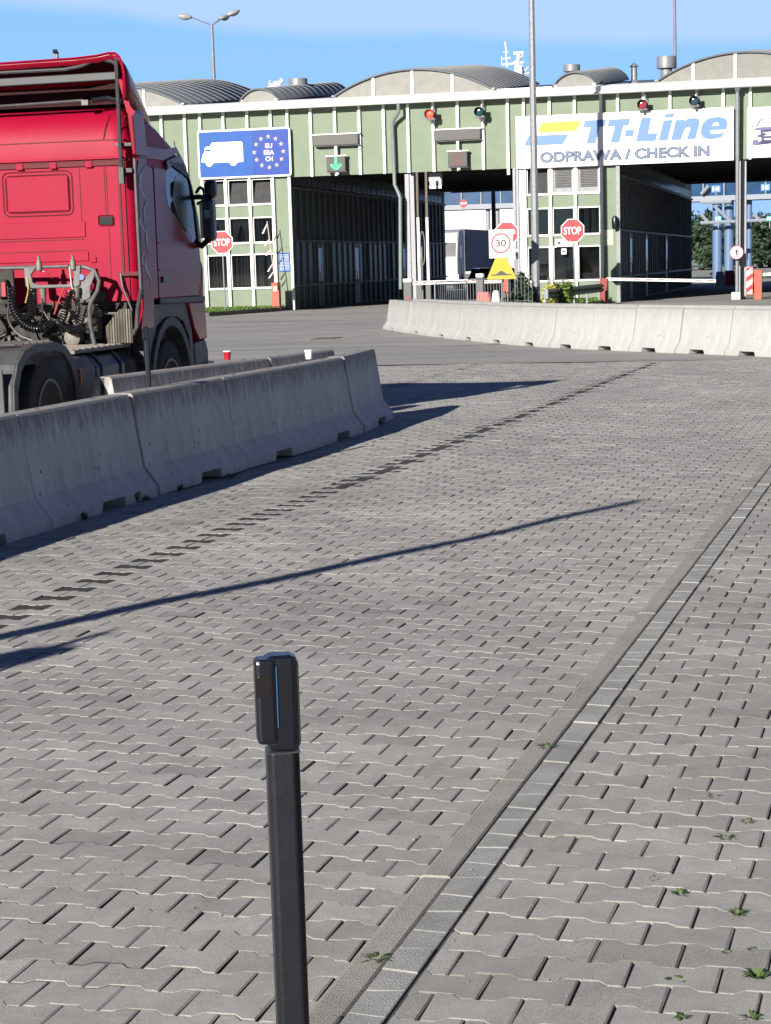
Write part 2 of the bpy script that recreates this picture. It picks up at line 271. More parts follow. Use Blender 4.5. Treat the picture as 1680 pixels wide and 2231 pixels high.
def pavers(name, mat, srange, trange, zbase, keep, darkline=None, gap=.0052, sw=1.0, row0=0, soff=0.0, endcap=None):
    def outline(inset):
        h = LP / 2 - gap / 2 - inset; q = WP / 2 - gap * .14 - inset * .5
        # wide ends, narrow middle
        x1, x2 = .062, .038
        top = [(-h, q + A_), (-x1, q + A_), (-x2, q - A_), (x2, q - A_), (x1, q + A_), (h, q + A_)]
        bot = [(h, -q - A_), (x1, -q - A_), (x2, -q + A_), (-x2, -q + A_), (-x1, -q - A_), (-h, -q - A_)]
        return np.array(top + bot)
    top, rim = outline(.0055), outline(0.0)
    k0, k1 = int(trange[0] / WP), int(trange[1] / WP); cs, ts, dks = [], [], []
    for k in range(k0, k1):
        off = (LP / 2 if k % 2 else 0) + soff
        j0, j1 = int((srange[0] - off) / LP) - 1, int((srange[1] - off) / LP) + 2
        for j in range(j0, j1):
            s = off + j * LP; t = (k + .5) * WP
            if s < srange[0] or s > srange[1]: continue
            x, y = st2w(s, t)
            if keep(x, y): cs.append(s); ts.append(t); dks.append(1 if darkline and darkline(s, t, k, j) else 0)
    cs = np.array(cs); ts = np.array(ts); n = len(cs)
    V = np.zeros((n, 36, 3))
    rz = RNG.normal(0, .006, n); tilt = RNG.normal(0, .006, (n, 2)); dz = RNG.normal(0, .0009, n)
    for ring, (pl, z) in enumerate(((top, 0), (rim, -.0026), (rim, -.02))):
        px = pl[None, :, 0] * np.cos(rz)[:, None] - pl[None, :, 1] * np.sin(rz)[:, None]
        py = pl[None, :, 0] * np.sin(rz)[:, None] + pl[None, :, 1] * np.cos(rz)[:, None]
        px = px + RNG.normal(0, .0009, px.shape); py = py + RNG.normal(0, .0009, py.shape)
        ss = cs[:, None] + px; tt = ts[:, None] + py
        if endcap is not None: ss = np.clip(ss, endcap[0], endcap[1])
        X = ss * kc + tt * ks; Y = -ss * ks + tt * kc
        V[:, ring * 12:(ring + 1) * 12, 0] = X; V[:, ring * 12:(ring + 1) * 12, 1] = Y
        V[:, ring * 12:(ring + 1) * 12, 2] = zbase + z + dz[:, None] + tilt[:, :1] * px + tilt[:, 1:] * py + (swell(X, Y) * sw if sw else 0)
    if darkline is not None: V[np.array(dks, bool), :, 2] -= .003
    loops = []; starts = []; tot = []
    base = []
    base += [[0, 11, 10, 1], [1, 10, 9, 2], [2, 9, 8, 3], [3, 8, 7, 4], [4, 7, 6, 5]]
    for ring in range(2):
        for i in range(12):
            a, b = ring * 12 + i, ring * 12 + (i + 1) % 12
            base.append([a, a + 12, b + 12, b][::1])
    # orient upward
    flat = np.concatenate([np.array(b) for b in base]); cnt = np.array([len(b) for b in base])
    L_ = (flat[None, :] + (np.arange(n) * 36)[:, None]).ravel(); cn = np.tile(cnt, n)
    st = np.concatenate([[0], np.cumsum(cn)[:-1]])
    me = bpy.data.meshes.new(name); me.vertices.add(n * 36); me.vertices.foreach_set('co', V.ravel()); me.loops.add(len(L_)); me.loops.foreach_set('vertex_index', L_.astype(np.int32))
    me.polygons.add(len(cn)); me.polygons.foreach_set('loop_start', st.astype(np.int32)); me.polygons.foreach_set('loop_total', cn.astype(np.int32)); me.update(calc_edges=True); me.polygons.foreach_set('use_smooth', np.zeros(len(cn), bool))
    tone = np.clip(.6 + RNG.normal(0, .17, n), .22, 1); tone[np.array(dks, bool)] = .05
    at = me.attributes.new('tone', 'FLOAT', 'FACE'); fac_ = np.array([1.0] * 5 + [.5 if sw else .42] * 12 + [.2] * 12); tv = np.maximum(tone[:, None] * fac_[None, :], np.where(tone[:, None] < .1, .0, .0)); at.data.foreach_set('value', tv.ravel().astype(np.float32))
    me.materials.append(mat); o = bpy.data.objects.new(name, me); C.objects.link(o); o['kind'] = 'structure'
    return o
def keep_l(x, y):
    if y < 2.2: return False
    return abs(x) < .2 * y + 2.4
DL = w2st(-1.99, 10.18)[0] * .4 + w2st(-.27, 16.1)[0] * .35 + w2st(4.41, 33.04)[0] * .25
d2 = w2st(*gnd(906, 831)[:2]); d3 = w2st(*gnd(1029, 798)[:2])
def dl(s, t, k, j):
    if 4 < t < AST - .3 and k % 2 == 0 and abs(s - DL) < .1: return True
    if 15 < t < AST - .3 and k % 2 == 1 and abs(s - DL) < .1 and (k * 7919) % 7 < 4: return True
    return d2[1] - 1 < t < AST - .3 and k % 2 == 0 and abs(s - d2[0]) < .1
pavers('road', pave_l, (-12, K0 + .05), (2, AST), 0.0, keep_l, dl, endcap=(-20, K0 - .004))
# paving right of the kerb, 15 cm higher
KZ = .15
def keep_r(x, y): return 1.2 < y and abs(x) < .2 * y + 2.6
# base sheets
nx_, ny_ = 110, 150
vs = []; fs = []
for i in range(nx_ + 1):
    for j in range(ny_ + 1):
        s = -14 + (K0 + .02 + 14) * i / nx_; t = -1 + (AST + 1) * j / ny_; x, y = st2w(s, t); vs.append((x, y, -.0072 + float(swell(x, y))))
for i in range(nx_):
    for j in range(ny_): a = i * (ny_ + 1) + j; fs.append((a, a + ny_ + 1, a + ny_ + 2, a + 1))
MB().add(vs, fs).build('paving_bed', sand)['kind'] = 'structure'

pavers('pavement', pave_r, (K2 - .05, 7), (1, AST - .2), KZ, keep_r, sw=0, soff=.06, endcap=(K2 + .006, 20))
pavers('pavement_strip', pave_r, (K1 + .02, K2 - .02), (1, 26), KZ, lambda x, y: 1 < y < 26, sw=0, soff=.1 * 0, endcap=(K1 + .006, K2 - .006), gap=.004) if False else None
def quadw(pts, z): return [(*st2w(a, b), z) for a, b in pts]
MB().add(quadw([(K1 - .002, -2), (30, -2), (30, AST), (K1 - .002, AST)], KZ - .0075), [(0, 1, 2, 3)]).build('pavement_bed', sand)['kind'] = 'structure'
st_ = MB()                                       # cut half pavers beside the kerb
for k in range(8, 210):
    t0, t1 = k * WP + .001, (k + 1) * WP - .001; z = KZ - .001 + random.gauss(0, .0012); j = [random.gauss(0, .0015) for _ in range(4)]
    a, b = K1 + .006, K2 - .007; e = .003; q = .012 if k % 2 else -.012
    tp = [(a, t0 + j[0]), (b, t0 + q + j[1]), (b, t1 - q + j[2]), (a, t1 + j[3])]
    inn = [(a + e, tp[0][1] + e), (b - e, tp[1][1] + e), (b - e, tp[2][1] - e), (a + e, tp[3][1] - e)]
    n = len(st_.v); st_.v += quadw(inn, z) + quadw(tp, z - .0016) + quadw(tp, z - .02)
    st_.f += [(n, n + 1, n + 2, n + 3)] + [(n + r * 4 + i, n + r * 4 + 4 + i, n + r * 4 + 4 + (i + 1) % 4, n + r * 4 + (i + 1) % 4) for r in range(2) for i in range(4)]
strip = pbr('bluish_paver', (.325, .33, .315), .9, var=.2, scale=4, bump=.4, bscale=200, spec=.1, dirt=(.25, .248, .235), dscale=12, damt=.4)
st_.build('pavement_edge', strip)['kind'] = 'structure'
kb = MB(); t = 0.9                               # kerb stones, one metre each, as one run of kerb
while t < 34:
    t1 = t + .994; d = random.gauss(0, .0015)
    pr = [(K0, 0 - .05), (K0, KZ - .012 + d), (K0 + .004, KZ - .004 + d), (K0 + .014, KZ + .001 + d), (K1 - .006, KZ + .001 + d), (K1 - .001, KZ - .004 + d), (K1 - .001, -.05)]
    kb.loft([[(*st2w(p[0], tt), p[1]) for p in pr] for tt in (t, t1)]); t += 1.0
kb.build('kerb', kerb_m, smooth=False)['kind'] = 'structure'
# asphalt yard beyond the paving, reaching the horizon
def asphalt_mat():
    m = pbr('yard_asphalt', (.29, .287, .28), .95, var=.2, scale=.35, bump=.25, bscale=40, dirt=(.36, .353, .335), dscale=.22, damt=.8, spec=.15, stretch=(.5, 2.2, 1))
    return m
yard = asphalt_mat()
vs = []; fs = []; ss = [-500, -60, -30, -14, K0, 9, 20, 60, 600]; tt = [AST, 60, 90, 140, 300, 2500]
for a in ss:
    for b in tt: vs.append((*st2w(a, b), 0.0))
for i in range(len(ss) - 1):
    for j in range(len(tt) - 1): a = i * len(tt) + j; fs.append((a, a + len(tt), a + len(tt) + 1, a + 1))
MB().add(vs, fs).build('yard', yard)['kind'] = 'structure'
MB().add([(-900, -400, -.06), (900, -400, -.06), (900, 3000, -.06), (-900, 3000, -.06)], [(0, 1, 2, 3)]).build('ground', asph)['kind'] = 'structure'
# trace: concrete patch with drain grate
dc = gnd(711, 738); t = thing('drain_cover', 'dark rectangular drain grate set in a pale concrete patch on the yard', 'drain cover', (dc.x, dc.y, 0), -TH)
p = MB(); p.add([(-.62, -1.9, .004), (.62, -1.9, .004), (.62, 1.9, .004), (-.62, 1.9, .004)], [(0, 1, 2, 3)]); p.build('surround', pbr('patch_concrete', (.30, .29, .26), .9, var=.15), t)
p = MB(); p.box(-.3, .3, -.5, .5, .0045, .012)
for i in range(9): p.box(-.28, .28, -.46 + i * .11, -.42 + i * .11, .012, .02)
p.build('grate', pbr('iron_grate', (.06, .06, .06), .7, .4), t)

# ------------------------------------------------------------------ concrete barriers
def rotx(p, c, a):
    return (c[0] + p[0] * math.cos(a) - p[1] * math.sin(a), c[1] + p[0] * math.sin(a) + p[1] * math.cos(a))
def barrier(p, q, mat, label, group, h=.8, top=.1, n0=None, notches=(.5,), gap=.012, slot=False):
    """one jersey barrier from p to q (ground points on its centre line)"""
    p = Vector((p[0], p[1], 0)); q = Vector((q[0], q[1], 0)); d = q - p; Lh = d.length - gap; c = (p + q) / 2; a = math.atan2(d.y, d.x)
    o = thing('concrete_barrier', label, 'barrier', (c.x, c.y, 0), a, group)
    k = random.uniform(-.006, .006)
    prof = [(-.30, 0), (-.30, .075), (-.185, .225), (-top, h - .02), (-top + .02, h), (top - .02, h), (top, h - .02), (.185, .225), (.30, .075), (.30, 0)]
    # cut lengthwise into stations so that the drain notches are real openings
    hl = Lh / 2; st = [(-hl, 0)]; nw = .2
    for f in notches:
        x = -hl + f * Lh; st += [(x - nw - .035, 0), (x - nw, .085), (x + nw, .085), (x + nw + .035, 0)]
    st += [(hl, 0)]
    secs = []
    for x, z0 in st:
        sec = []
        for y, z in prof: sec.append((x, y, max(z, z0) + (k if z > .1 else 0)))
        secs.append(sec)
    e = .012                                     # slightly chamfered ends
    secs[0] = [(x, y * .985, z) for x, y, z in secs[0]]; secs[-1] = [(x, y * .985, z) for x, y, z in secs[-1]]
    o.rotation_euler.z += random.uniform(-.008, .008); o.location.x += random.uniform(-.012, .012); o.location.y += random.uniform(-.012, .012)
    b = MB().loft(secs).build('body', mat, o, bevel=.008)
    if slot:
        MB().box(-hl - .004, -hl + .01, -.02, .02, .3, h - .015).build('joint_slot', inkblack, o)
    for f in (.25, .75): MB().lathe([(.018, h + k - .004), (.018, h + k + .003)], (-hl + f * Lh, 0, 0), n=10).build('lifting_socket', inkblack, o)
    return o
def offs(pts, dist):
    out = []
    for i, p in enumerate(pts):
        a = Vector(pts[max(i - 1, 0)]); b = Vector(pts[min(i + 1, len(pts) - 1)]); d = (b - a).normalized(); n = Vector((-d.y, d.x)); out.append(tuple(Vector(p) + n * dist))
    return out
near = [(-3.55, 9.72), (-3.02, 11.68), (-2.47, 13.71), (-1.93, 15.72), (-1.36, 17.66), (-.80, 19.42), (-.35, 21.12), (-.03, 22.92)]
near = offs(near, .1)
desc = ['with its top cut by the left edge of the photo', 'second from the left edge, faint curved scratch on its shaded face', 'just right of the one with the curved scratch, below the black post', 'in the middle of the near row, with a wide drain notch at its foot', 'with a white paper cup on top', 'at the right-hand tip of the near row, smooth pale end']
lab = ['Shaded concrete barrier at the camera end of the near row, outside the left edge', 'Shaded concrete barrier of the near row cut by the left photo edge', 'Shaded near-row barrier with a faint curved scratch, large at the left', 'Shaded near-row barrier in front of the black post, dark joint on its left', 'Shaded near-row barrier in the middle, with the widest drain notch at its foot', 'Shaded near-row barrier carrying the white paper cup', 'Concrete barrier at the far right tip of the near row']
for i in range(len(near) - 1):
    barrier(near[i], near[i + 1], concrete, lab[i], 'barriers of the near row', notches=((.55,) if i not in (4,) else (.5,)), gap=.05 if i in (2, 5) else .03, slot=True)
sec = offs([(-2.45, 18.48), (-1.79, 19.98), (-1.15, 21.55), (-.5, 23.25)], .1)
lab2 = ['Second-row concrete barrier with a sunlit pale end and dark slot, beside the truck wheels', 'Second-row concrete barrier with the red cup on top', 'Second-row concrete barrier farthest right, peeking over the near row']
for i in range(3): barrier(sec[i], sec[i + 1], concrete, lab2[i], 'barriers of the second row', slot=True)
b3 = barrier((-4.6, 14.7), (-3.22, 16.35), concrete, 'Low grey barrier end in the left corner below the truck wheel', 'barriers of the second row', slot=True)
# right-hand row: joints read from the photo
jt = [(861, 655, 852, 712), (909, 658, 905, 722), (967, 661.5, 962, 730), (1023, 664, 1012, 736), (1085, 666.5, 1075, 743), (1157, 669, 1143, 749), (1231, 670.5, 1218, 755), (1310, 671.5, 1290, 758), (1402, 672, 1390, 763), (1504, 672, 1495, 768), (1613, 673.5, 1600, 772), (1725, 674, 1712, 777), (1850, 674, 1832, 783)]
rw = []
for a, b, c_, d_ in jt:
    A = gnd(a, b, .8); B = gnd(c_, d_); rw.append(((A.x + B.x) / 2, (A.y + B.y) / 2))
sm = [rw[0]] + [((rw[i - 1][0] + 2 * rw[i][0] + rw[i + 1][0]) / 4, (rw[i - 1][1] + 2 * rw[i][1] + rw[i + 1][1]) / 4) for i in range(1, len(rw) - 1)] + [rw[-1]]
ordn = ['leftmost, at the free end of the sunlit row', 'second from the free left end, with grey streaks', 'third from the free left end, brown plant at its foot', 'fourth from the free left end, under the speed sign', 'fifth from the free left end, under the green bush', 'sixth from the free left end, with the smallest drain notch', 'seventh from the free left end, under the dark guard rail', 'eighth from the free left end, under the end of the guard rail', 'ninth from the free left end, beige, under the dark gateway wall', 'tenth from the free left end, under the tip of the long boom', 'eleventh from the left end, cut by the photo edge', 'Sunlit barrier just beyond the right photo edge']
for i in range(len(sm) - 1):
    barrier(sm[i], sm[i + 1], concretew, ('Sunlit pale barrier ' + ordn[i]) if i < 11 else ordn[i], 'sunlit barriers of the right row', notches=(.45,), gap=.036)
r2 = [gnd(x, y, .8) for x, y in ((905, 650.5), (935, 652), (1033, 656.3), (1162, 659.5), (1250, 661.3), (1400, 663.5), (1495, 664.5), (1610, 665.3), (1720, 666), (1840, 666.5))]
r2 = [(p.x, p.y) for p in r2]
o2 = ['at the left tip, short and turned', 'with its top behind the crowd fence', 'with its top below the speed sign', 'with its top below the lamp post', 'with its top below the guard rail', 'with its top below the red barrier housing', 'with its top below the long boom', 'with its top beside the concrete post foot', 'with its top beyond the right photo edge']
for i in range(len(r2) - 1): barrier(r2[i], r2[i + 1], concretew, 'Rear barrier of the double row ' + o2[i], 'barriers behind the sunlit row', gap=.02)
def cup(pos, mat, rimm, label):
    o = thing('paper_cup', label, 'cup', pos, .3)
    MB().lathe([(.030, 0), (.0312, .004), (.042, .084), (.0435, .088), (.042, .09), (.040, .086), (.029, .01)], n=20).build('cup_body', mat, o, smooth=True)
    MB().lathe([(.0425, .082), (.0455, .084), (.0455, .092), (.0425, .094)], n=20).build('rim', rimm, o, smooth=True)
A = gnd(679, 783, .8); cup((-.80 - .115, 19.5, .803) if False else (A.x - .03, A.y + .05, .803), signwhite, signwhite, 'white paper cup standing on top of the near barrier row')
A = gnd(495, 785, .8); cup((A.x, A.y + .05, .803), signred, signwhite, 'red paper cup with white rim standing on the second barrier row')

# ------------------------------------------------------------------ terminal building (local x = along facade, y = into building)
T = thing('terminal_building', 'long green and white checkpoint hall with truck gateways and curved roofs', 'building', tuple(P0), -TH)
UL, UR, DEP = -15.0, 27.0, 36.0
ZF, ZE = 5.42, 8.15
mul = [(353, 300), (404, 300), (437, 300), (488, 300), (540, 300), (591, 300), (626, 260), (678, 300), (731, 300), (784, 300), (837, 300), (890, 300), (945, 300), (997, 250), (1053, 300), (1107, 300), (1141, 230), (1197, 230), (1252, 230), (1309, 230), (1346, 230), (1402, 220), (1460, 220), (1518, 210), (1576, 230), (1635, 220)]
mu = [fz(*p, .06)[0] for p in mul]
mu = [-14.4, -13.4, -12.4, -11.4, -10.35, -9.3, -8.3, -7.25, -6.2] + mu + [20.05, 21.08, 22.1, 23.1, 24.1, 25.1, 26.1]
mu = sorted(mu)
edges = [UL] + mu + [UR]
for a, b in zip(edges[:-1], edges[1:]):          # fascia panels between the posts
    MB().box(a + .0, b - .006, 0, .12, ZF, ZE).build('fascia_panel', green, T)
long_ = {}
for i, u in enumerate(mu):
    z0 = ZF - .02; z1 = ZE - .003
    if .2 < u < .5 or u < -3 + 2.9 and u < .5: z0 = .02 if u < .5 else z0
    if abs(u - 9.46) < .1: z0 = ZF - .25
    if 10.0 < u < 14.0: z0 = .05
    MB().box(u - .055, u + .055, -.13, -.004, z0, z1).build('facade_post', white, T, bevel=.006)
# lower blocks: booth fronts with windows between the posts
def zrow(ys, x): return [fz(x, y)[1] for y in ys]
def window(u0, u1, z0, z1, kind='plain', fr=.05):
    f = MB(); y0, y1 = -.035, .09
    f.box(u0, u1, y0, y1, z0, z0 + fr); f.box(u0, u1, y0, y1, z1 - fr, z1); f.box(u0, u0 + fr, y0, y1, z0 + fr, z1 - fr); f.box(u1 - fr, u1, y0, y1, z0 + fr, z1 - fr)
    f.box(u0 - .01, u1 + .01, -.06, -.0355, z0 - .03, z0 + .02)
    wf = f.build('window', white, T)
    a, b, c, d = u0 + fr, u1 - fr, z0 + fr, z1 - fr
    if kind == 'grille':
        MB().box(a, b, .03, .04, c, d).build('grille_plate', galv, wf)
        g = MB(); m = .08; n = 11
        g.box(a + m, b - m, .012, .026, c + .2, d - .06)
        for i in range(n):
            z = c + .23 + (d - c - .34) * i / (n - 1); g.cbox(((a + b) / 2, .002, z), (b - a - 2 * m, .03, .014), rx=R(-35))
        g.build('louvre', pbr('louvre_dark', (.10, .10, .105), .5, .3), wf)
        return wf
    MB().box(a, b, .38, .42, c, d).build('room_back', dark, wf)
    if kind == 'tilt':                             # hopper window opened inwards with a grey blind behind
        MB().add([(a, .02, c), (b, .02, c), (b, .24, d - .02), (a, .24, d - .02)], [(0, 1, 2, 3)]).build('tilted_pane', pbr('dusty_glass', (.05, .052, .055), .7, var=.2, spec=.1), wf, sol=.012)
        return wf
    if kind == 'curtain' or kind == 'curtain2':
        for sd in (0, 1):
            n = 22; vs = []
            for r in range(7):
                h = r / 6; wd = (.62 if kind == 'curtain' else .42) * (b - a) * (1 - .55 * math.sin(h * math.pi / 2) * (1 if kind == 'curtain' else .2))
                for i in range(n):
                    x = wd * i / (n - 1); vs.append((a + x if sd == 0 else b - x, .16 + .018 * math.sin(i * 1.9 + sd), d - h * (d - c)))
            fs = [(r * n + i, r * n + i + 1, (r + 1) * n + i + 1, (r + 1) * n + i) for r in range(6) for i in range(n - 1)]
            MB().add(vs, fs).build('curtain', curtain, wf, smooth=True)
    if kind == 'slats':
        g = MB(); x = a + .03
        while x < b - .04:
            wd = random.choice((.03, .05, .07, .1)); g.box(x, min(b, x + wd), .14, .15, c, d); x += wd + random.choice((.04, .08, .13))
        g.build('blind', blind, wf)
    if kind == 'blind': MB().box(a, b, .12, .125, c, d).build('blind', blind, wf)
    if kind == 'film': MB().box(a, b, .06, .064, c, d).build('film', film, wf)
    if kind == 'paper':
        MB().box(a + .1, b - .05, .05, .055, (c + d) / 2, d - .05).build('paper', pbr('paper', (.62, .60, .5), .7, var=.1), wf)
    MB().box(a, b, .028, .034, c, d).build('pane', glass, wf)
    return wf
def band(u0, u1, z0, z1, name='wall_panel'): MB().box(u0, u1, 0, .12, z0, z1).build(name, green, T)
# left block
lz = [.94, 1.02, 2.27, 2.36, 2.80, 2.88, 3.78, 3.86, 4.36, 4.52, ZF - .003]
lcols = [(mu[j], mu[j + 1]) for j in range(len(mu) - 1) if mu[j + 1] < .1 + .35 and mu[j] > -14.5]
kinds = {0: 'slats', 1: 'curtain', 2: 'tilt'}
for ci, (a, b) in enumerate(lcols):
    a2, b2 = a + .056, b - .056
    if b > .1:                                     # solid panel at the corner beside the gateway
        band(a + .0, b, 0, 2.6); band(a, b, 2.606, ZF - .003); continue
    if b - a < .8: band(a, b, 0, ZF - .003); continue
    last = (len(lcols) - 2 - ci)
    band(a, b, 0.0, lz[0]); window(a2, b2, lz[0] + .0, lz[3], 'slats' if last >= 1 else 'curtain2')
    band(a, b, lz[3] + .003, lz[4]); window(a2, b2, lz[4], lz[7], 'curtain' if last >= 1 else 'slats')
    band(a, b, lz[7] + .003, lz[8]); window(a2, b2, lz[8], ZF - .004, 'tilt')
# right block, between gateway two and three
rcols = [(mu[j], mu[j + 1]) for j in range(len(mu) - 1) if 10.0 < mu[j] and mu[j + 1] < 14]
for ci, (a, b) in enumerate(rcols):
    a2, b2 = a + .056, b - .056
    if ci == 3: band(a, b, 0, ZF - .003); continue
    band(a, b, 0.0, .9); window(a2, b2, .9, 2.29, ['paper', 'blind', 'plain'][ci])
    band(a, b, 2.293, 2.72); window(a2, b2, 2.72, 3.82, ['film', 'film', 'slats'][ci])
    band(a, b, 3.823, 4.34); window(a2, b2, 4.34, ZF - .004, ['tilt', 'grille', 'grille'][ci])
# far right block beyond the frame
MB().box(23.4, UR, 0, .12, 0, ZF - .003).build('wall_panel', green, T)
# body walls, columns, ceiling
GL, GR3 = fz(640, 640)[0], fz(1347, 500)[0]
def inner_wall(u, y0, y1, name='side_wall'):
    """passage side wall seen obliquely: panels, posts, windows, doors"""
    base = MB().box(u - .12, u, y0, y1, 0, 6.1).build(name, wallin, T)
    p = MB(); y = y0 + .3; n = 0
    while y < y1 - .3:
        p.box(u + .003, u + .07, y - .045, y + .045, .05, 5.0); y += 1.02; n += 1
    p.build('post_row', mulin, base)
    r = MB()
    for z in (1.0, 2.85, 5.0): r.box(u + .0035, u + .095, y0, y1, z - .04, z + .04)
    r.build('rail', mulin, base)
    k = 0; y = y0 + .3; gm_ = pbr('inner_window', (.035, .045, .05), .3, var=.7, scale=.8, spec=.25)
    while y < y1 - 1.4:
        if k % 7 not in (3, 5): MB().box(u + .004, u + .012, y + .06, y + .96, 1.05, 2.8).build('window', gm_, base)
        k += 1; y += 1.02
    cl = MB(); y = y0 + .3
    while y < y1 - 1.4: cl.box(u + .004, u + .014, y + .08, y + .94, 5.12, 5.45); y += 1.02
    cl.build('clerestory', pbr('clerestory_glass', (.10, .11, .11), .2, var=.3), base)
    for q, yy in enumerate((y0 + 3.4 * 1.02 + .3, y0 + 10.5, y0 + 21)):
        if yy > y1 - 2: continue
        d = MB().box(u + .0145, u + .06, yy, yy + .95, .05, 2.78).build('door', pbr('door_paint', (.06, .07, .075), .4, var=.1), base)
        MB().box(u + .0605, u + .066, yy + .15, yy + .8, 1.15, 2.55).build('door_glass', pbr('door_glass', (.12, .05, .05), .1, var=.6, scale=1.5), d)
        MB().tube([(u + .065, yy + .12, 1.0), (u + .14, yy + .12, 1.02), (u + .14, yy + .12, 1.5), (u + .065, yy + .12, 1.52)], .016, 6).build('handle', blackp, d)
    return base
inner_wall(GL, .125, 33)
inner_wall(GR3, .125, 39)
MB().box(9.62, 9.75, .125, 33, 0, 6.1).build('side_wall', wallin, T)
MB().box(24.3, 24.42, .125, 33, 0, 6.1).build('side_wall', wallin, T)
MB().box(UL, UL + .15, .125, 33, 0, 6.5).build('end_wall', green, T)
MB().box(UR - .15, UR, .125, 33, 0, 6.5).build('end_wall', green, T)
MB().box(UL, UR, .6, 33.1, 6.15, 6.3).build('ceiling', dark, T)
for uu in (-8, -2): MB().box(uu, uu + .15, .6, 33, 0, 6.1).build('inner_partition', dark, T)
MB().box(UL, GL - .13, 33, 33.15, 0, 6.1).build('rear_wall', green, T)
MB().box(9.76, GR3 - .13, 33, 33.15, 0, 6.1).build('rear_wall', green, T)
MB().box(UL, UR, 33.2, 33.35, 5.75, 6.6).build('rear_fascia', green, T)
rb = MB()
for yy in range(3, 36, 4): rb.box(GL, 9.6, yy, yy + .25, 5.75, 6.148); rb.box(GR3, 24.2, yy, yy + .25, 5.75, 6.148)
rb.build('roof_beam', dark, T)
def column(u0, u1, y0, mat=greymetal, z1=ZF - .005):
    c = MB(); m = (u0 + u1) / 2; c.box(u0, m - .012, y0, y0 + .3, 0, z1); c.box(m + .012, u1, y0 + .02, y0 + .3, 0, z1); c.box(m - .012, m + .012, y0 + .06, y0 + .28, 0, z1)
    c.build('column', mat, T)
colp = pbr('column_paint', (.27, .285, .31), .5, var=.06)
column(fz(882, 500)[0] + .02, fz(899, 500)[0] + .06, .15, colp); column(18.5, 18.87, .15, colp); column(fz(1120, 450)[0], fz(1132, 450)[0], .0 - .2, colp)
MB().box(9.77, 10.05, -.10, .1, 0, ZF - .004).build('white_post', white, T)
MB().box(fz(1344, 500)[0], fz(1351, 500)[0], -.14, -.02, 0, ZF).build('corner_pipe', galv, T)
# eave, gutter
MB().box(UL - .2, UR + .2, -.42, .5, ZE, ZE + .26).build('eave', whitet, T, bevel=.01)
MB().add([(UL - .2, -.44, ZE + .255), (UR + .2, -.44, ZE + .255), (UR + .2, .5, ZE + .40), (UL - .2, .5, ZE + .40), (UL - .2, .5, ZE + .25), (UR + .2, .5, ZE + .25)], [(0, 1, 2, 3), (3, 2, 5, 4)]).build('eave_flashing', whitet, T, sol=.012)
n = 7; prof = [(-.50 - .08 * math.cos(math.pi * i / (n - 1)), ZE + .05 - .085 * math.sin(math.pi * i / (n - 1))) for i in range(n)]
gt = MB(); gt.loft([[(u, y, z) for y, z in prof] for u in (UL - .2, UR + .2)], close=False); gt.build('gutter', whitet, T, smooth=True, sol=.008)
SLP = math.tan(R(5.6))
MB().add([(UL, .5, ZE + .33), (UR, .5, ZE + .33), (UR, 13.5, ZE + .33 + 13 * SLP), (UL, 13.5, ZE + .33 + 13 * SLP), (UR, 33.2, 6.6), (UL, 33.2, 6.6)], [(0, 1, 2, 3), (3, 2, 4, 5)]).build('roof', tin, T)
def vault(u0, u1, rise, nm, panels):
    zb = ZE + .37; wd = u1 - u0; Rr = (wd * wd / 4 + rise * rise) / (2 * rise); a0 = math.asin(wd / 2 / Rr); n = 28
    def arc(i): a = -a0 + 2 * a0 * i / n; return u0 + wd / 2 + Rr * math.sin(a), Rr * math.cos(a) - Rr + rise
    pts = [arc(i) for i in range(n + 1)]
    y0 = .35; ys = [y0 + j * .95 for j in range(14)]
    sk = MB(); sk.loft([[(p[0], y, zb + p[1] + (y - y0) * SLP) for p in pts] for y in (y0 - .1, ys[-1])], close=False)
    v = sk.build('roof_vault', tin, T, smooth=True, sol=.03)
    rs = MB()
    for y in ys[1:]: rs.loft([[(p[0], y + d, zb + p[1] + .018 + h + (y - y0) * SLP) for p in pts] for d, h in ((-.03, 0), (-.015, .03), (.015, .03), (.03, 0))], close=False)
    rs.build('seam', rib, v)
    gp = [(u0 + .02, zb - .16)] + [(p[0], p[1] + zb - .03) for p in pts[1:-1]] + [(u1 - .02, zb - .16)]
    MB().prism(gp, y0 - .02, y0 + .02, 'y').build('gable', frost, v)
    for f in panels:
        uu = u0 + wd * f; a = math.asin((uu - u0 - wd / 2) / Rr); h = Rr * math.cos(a) - Rr + rise
        MB().box(uu - .055, uu + .055, y0 - .07, y0 - .022, zb - .16, zb + h - .03).build('gable_post', white, v)
    MB().loft([[(p[0], y0 + dy, zb + p[1] + dz) for p in pts] for dy, dz in ((-.12, -.035), (-.12, .03))], close=False).build('gable_trim', tin, v, sol=.02)
    for uu in (u0 + .06, u1 - .1): MB().box(uu - .05, uu + .09, y0 - .08, y0 - .0225, zb - .16, zb + .1).build('gable_foot', white, v)
vault(2.15, 8.9, .98, 'a', (.26, .5, .745)); vault(-11.0, -4.2, .98, 'b', (.26, .5, .745)); vault(15.3, 22.1, 1.0, 'c', (.22, .46, .72)); vault(-1.78, -.12, .52, 'd', ()); vault(11.25, 13.0, .55, 'e', ()); 
MB().box(8.98, 11.2, .36, .4, ZE + .2, ZE + .42).build('upstand', whitet, T)
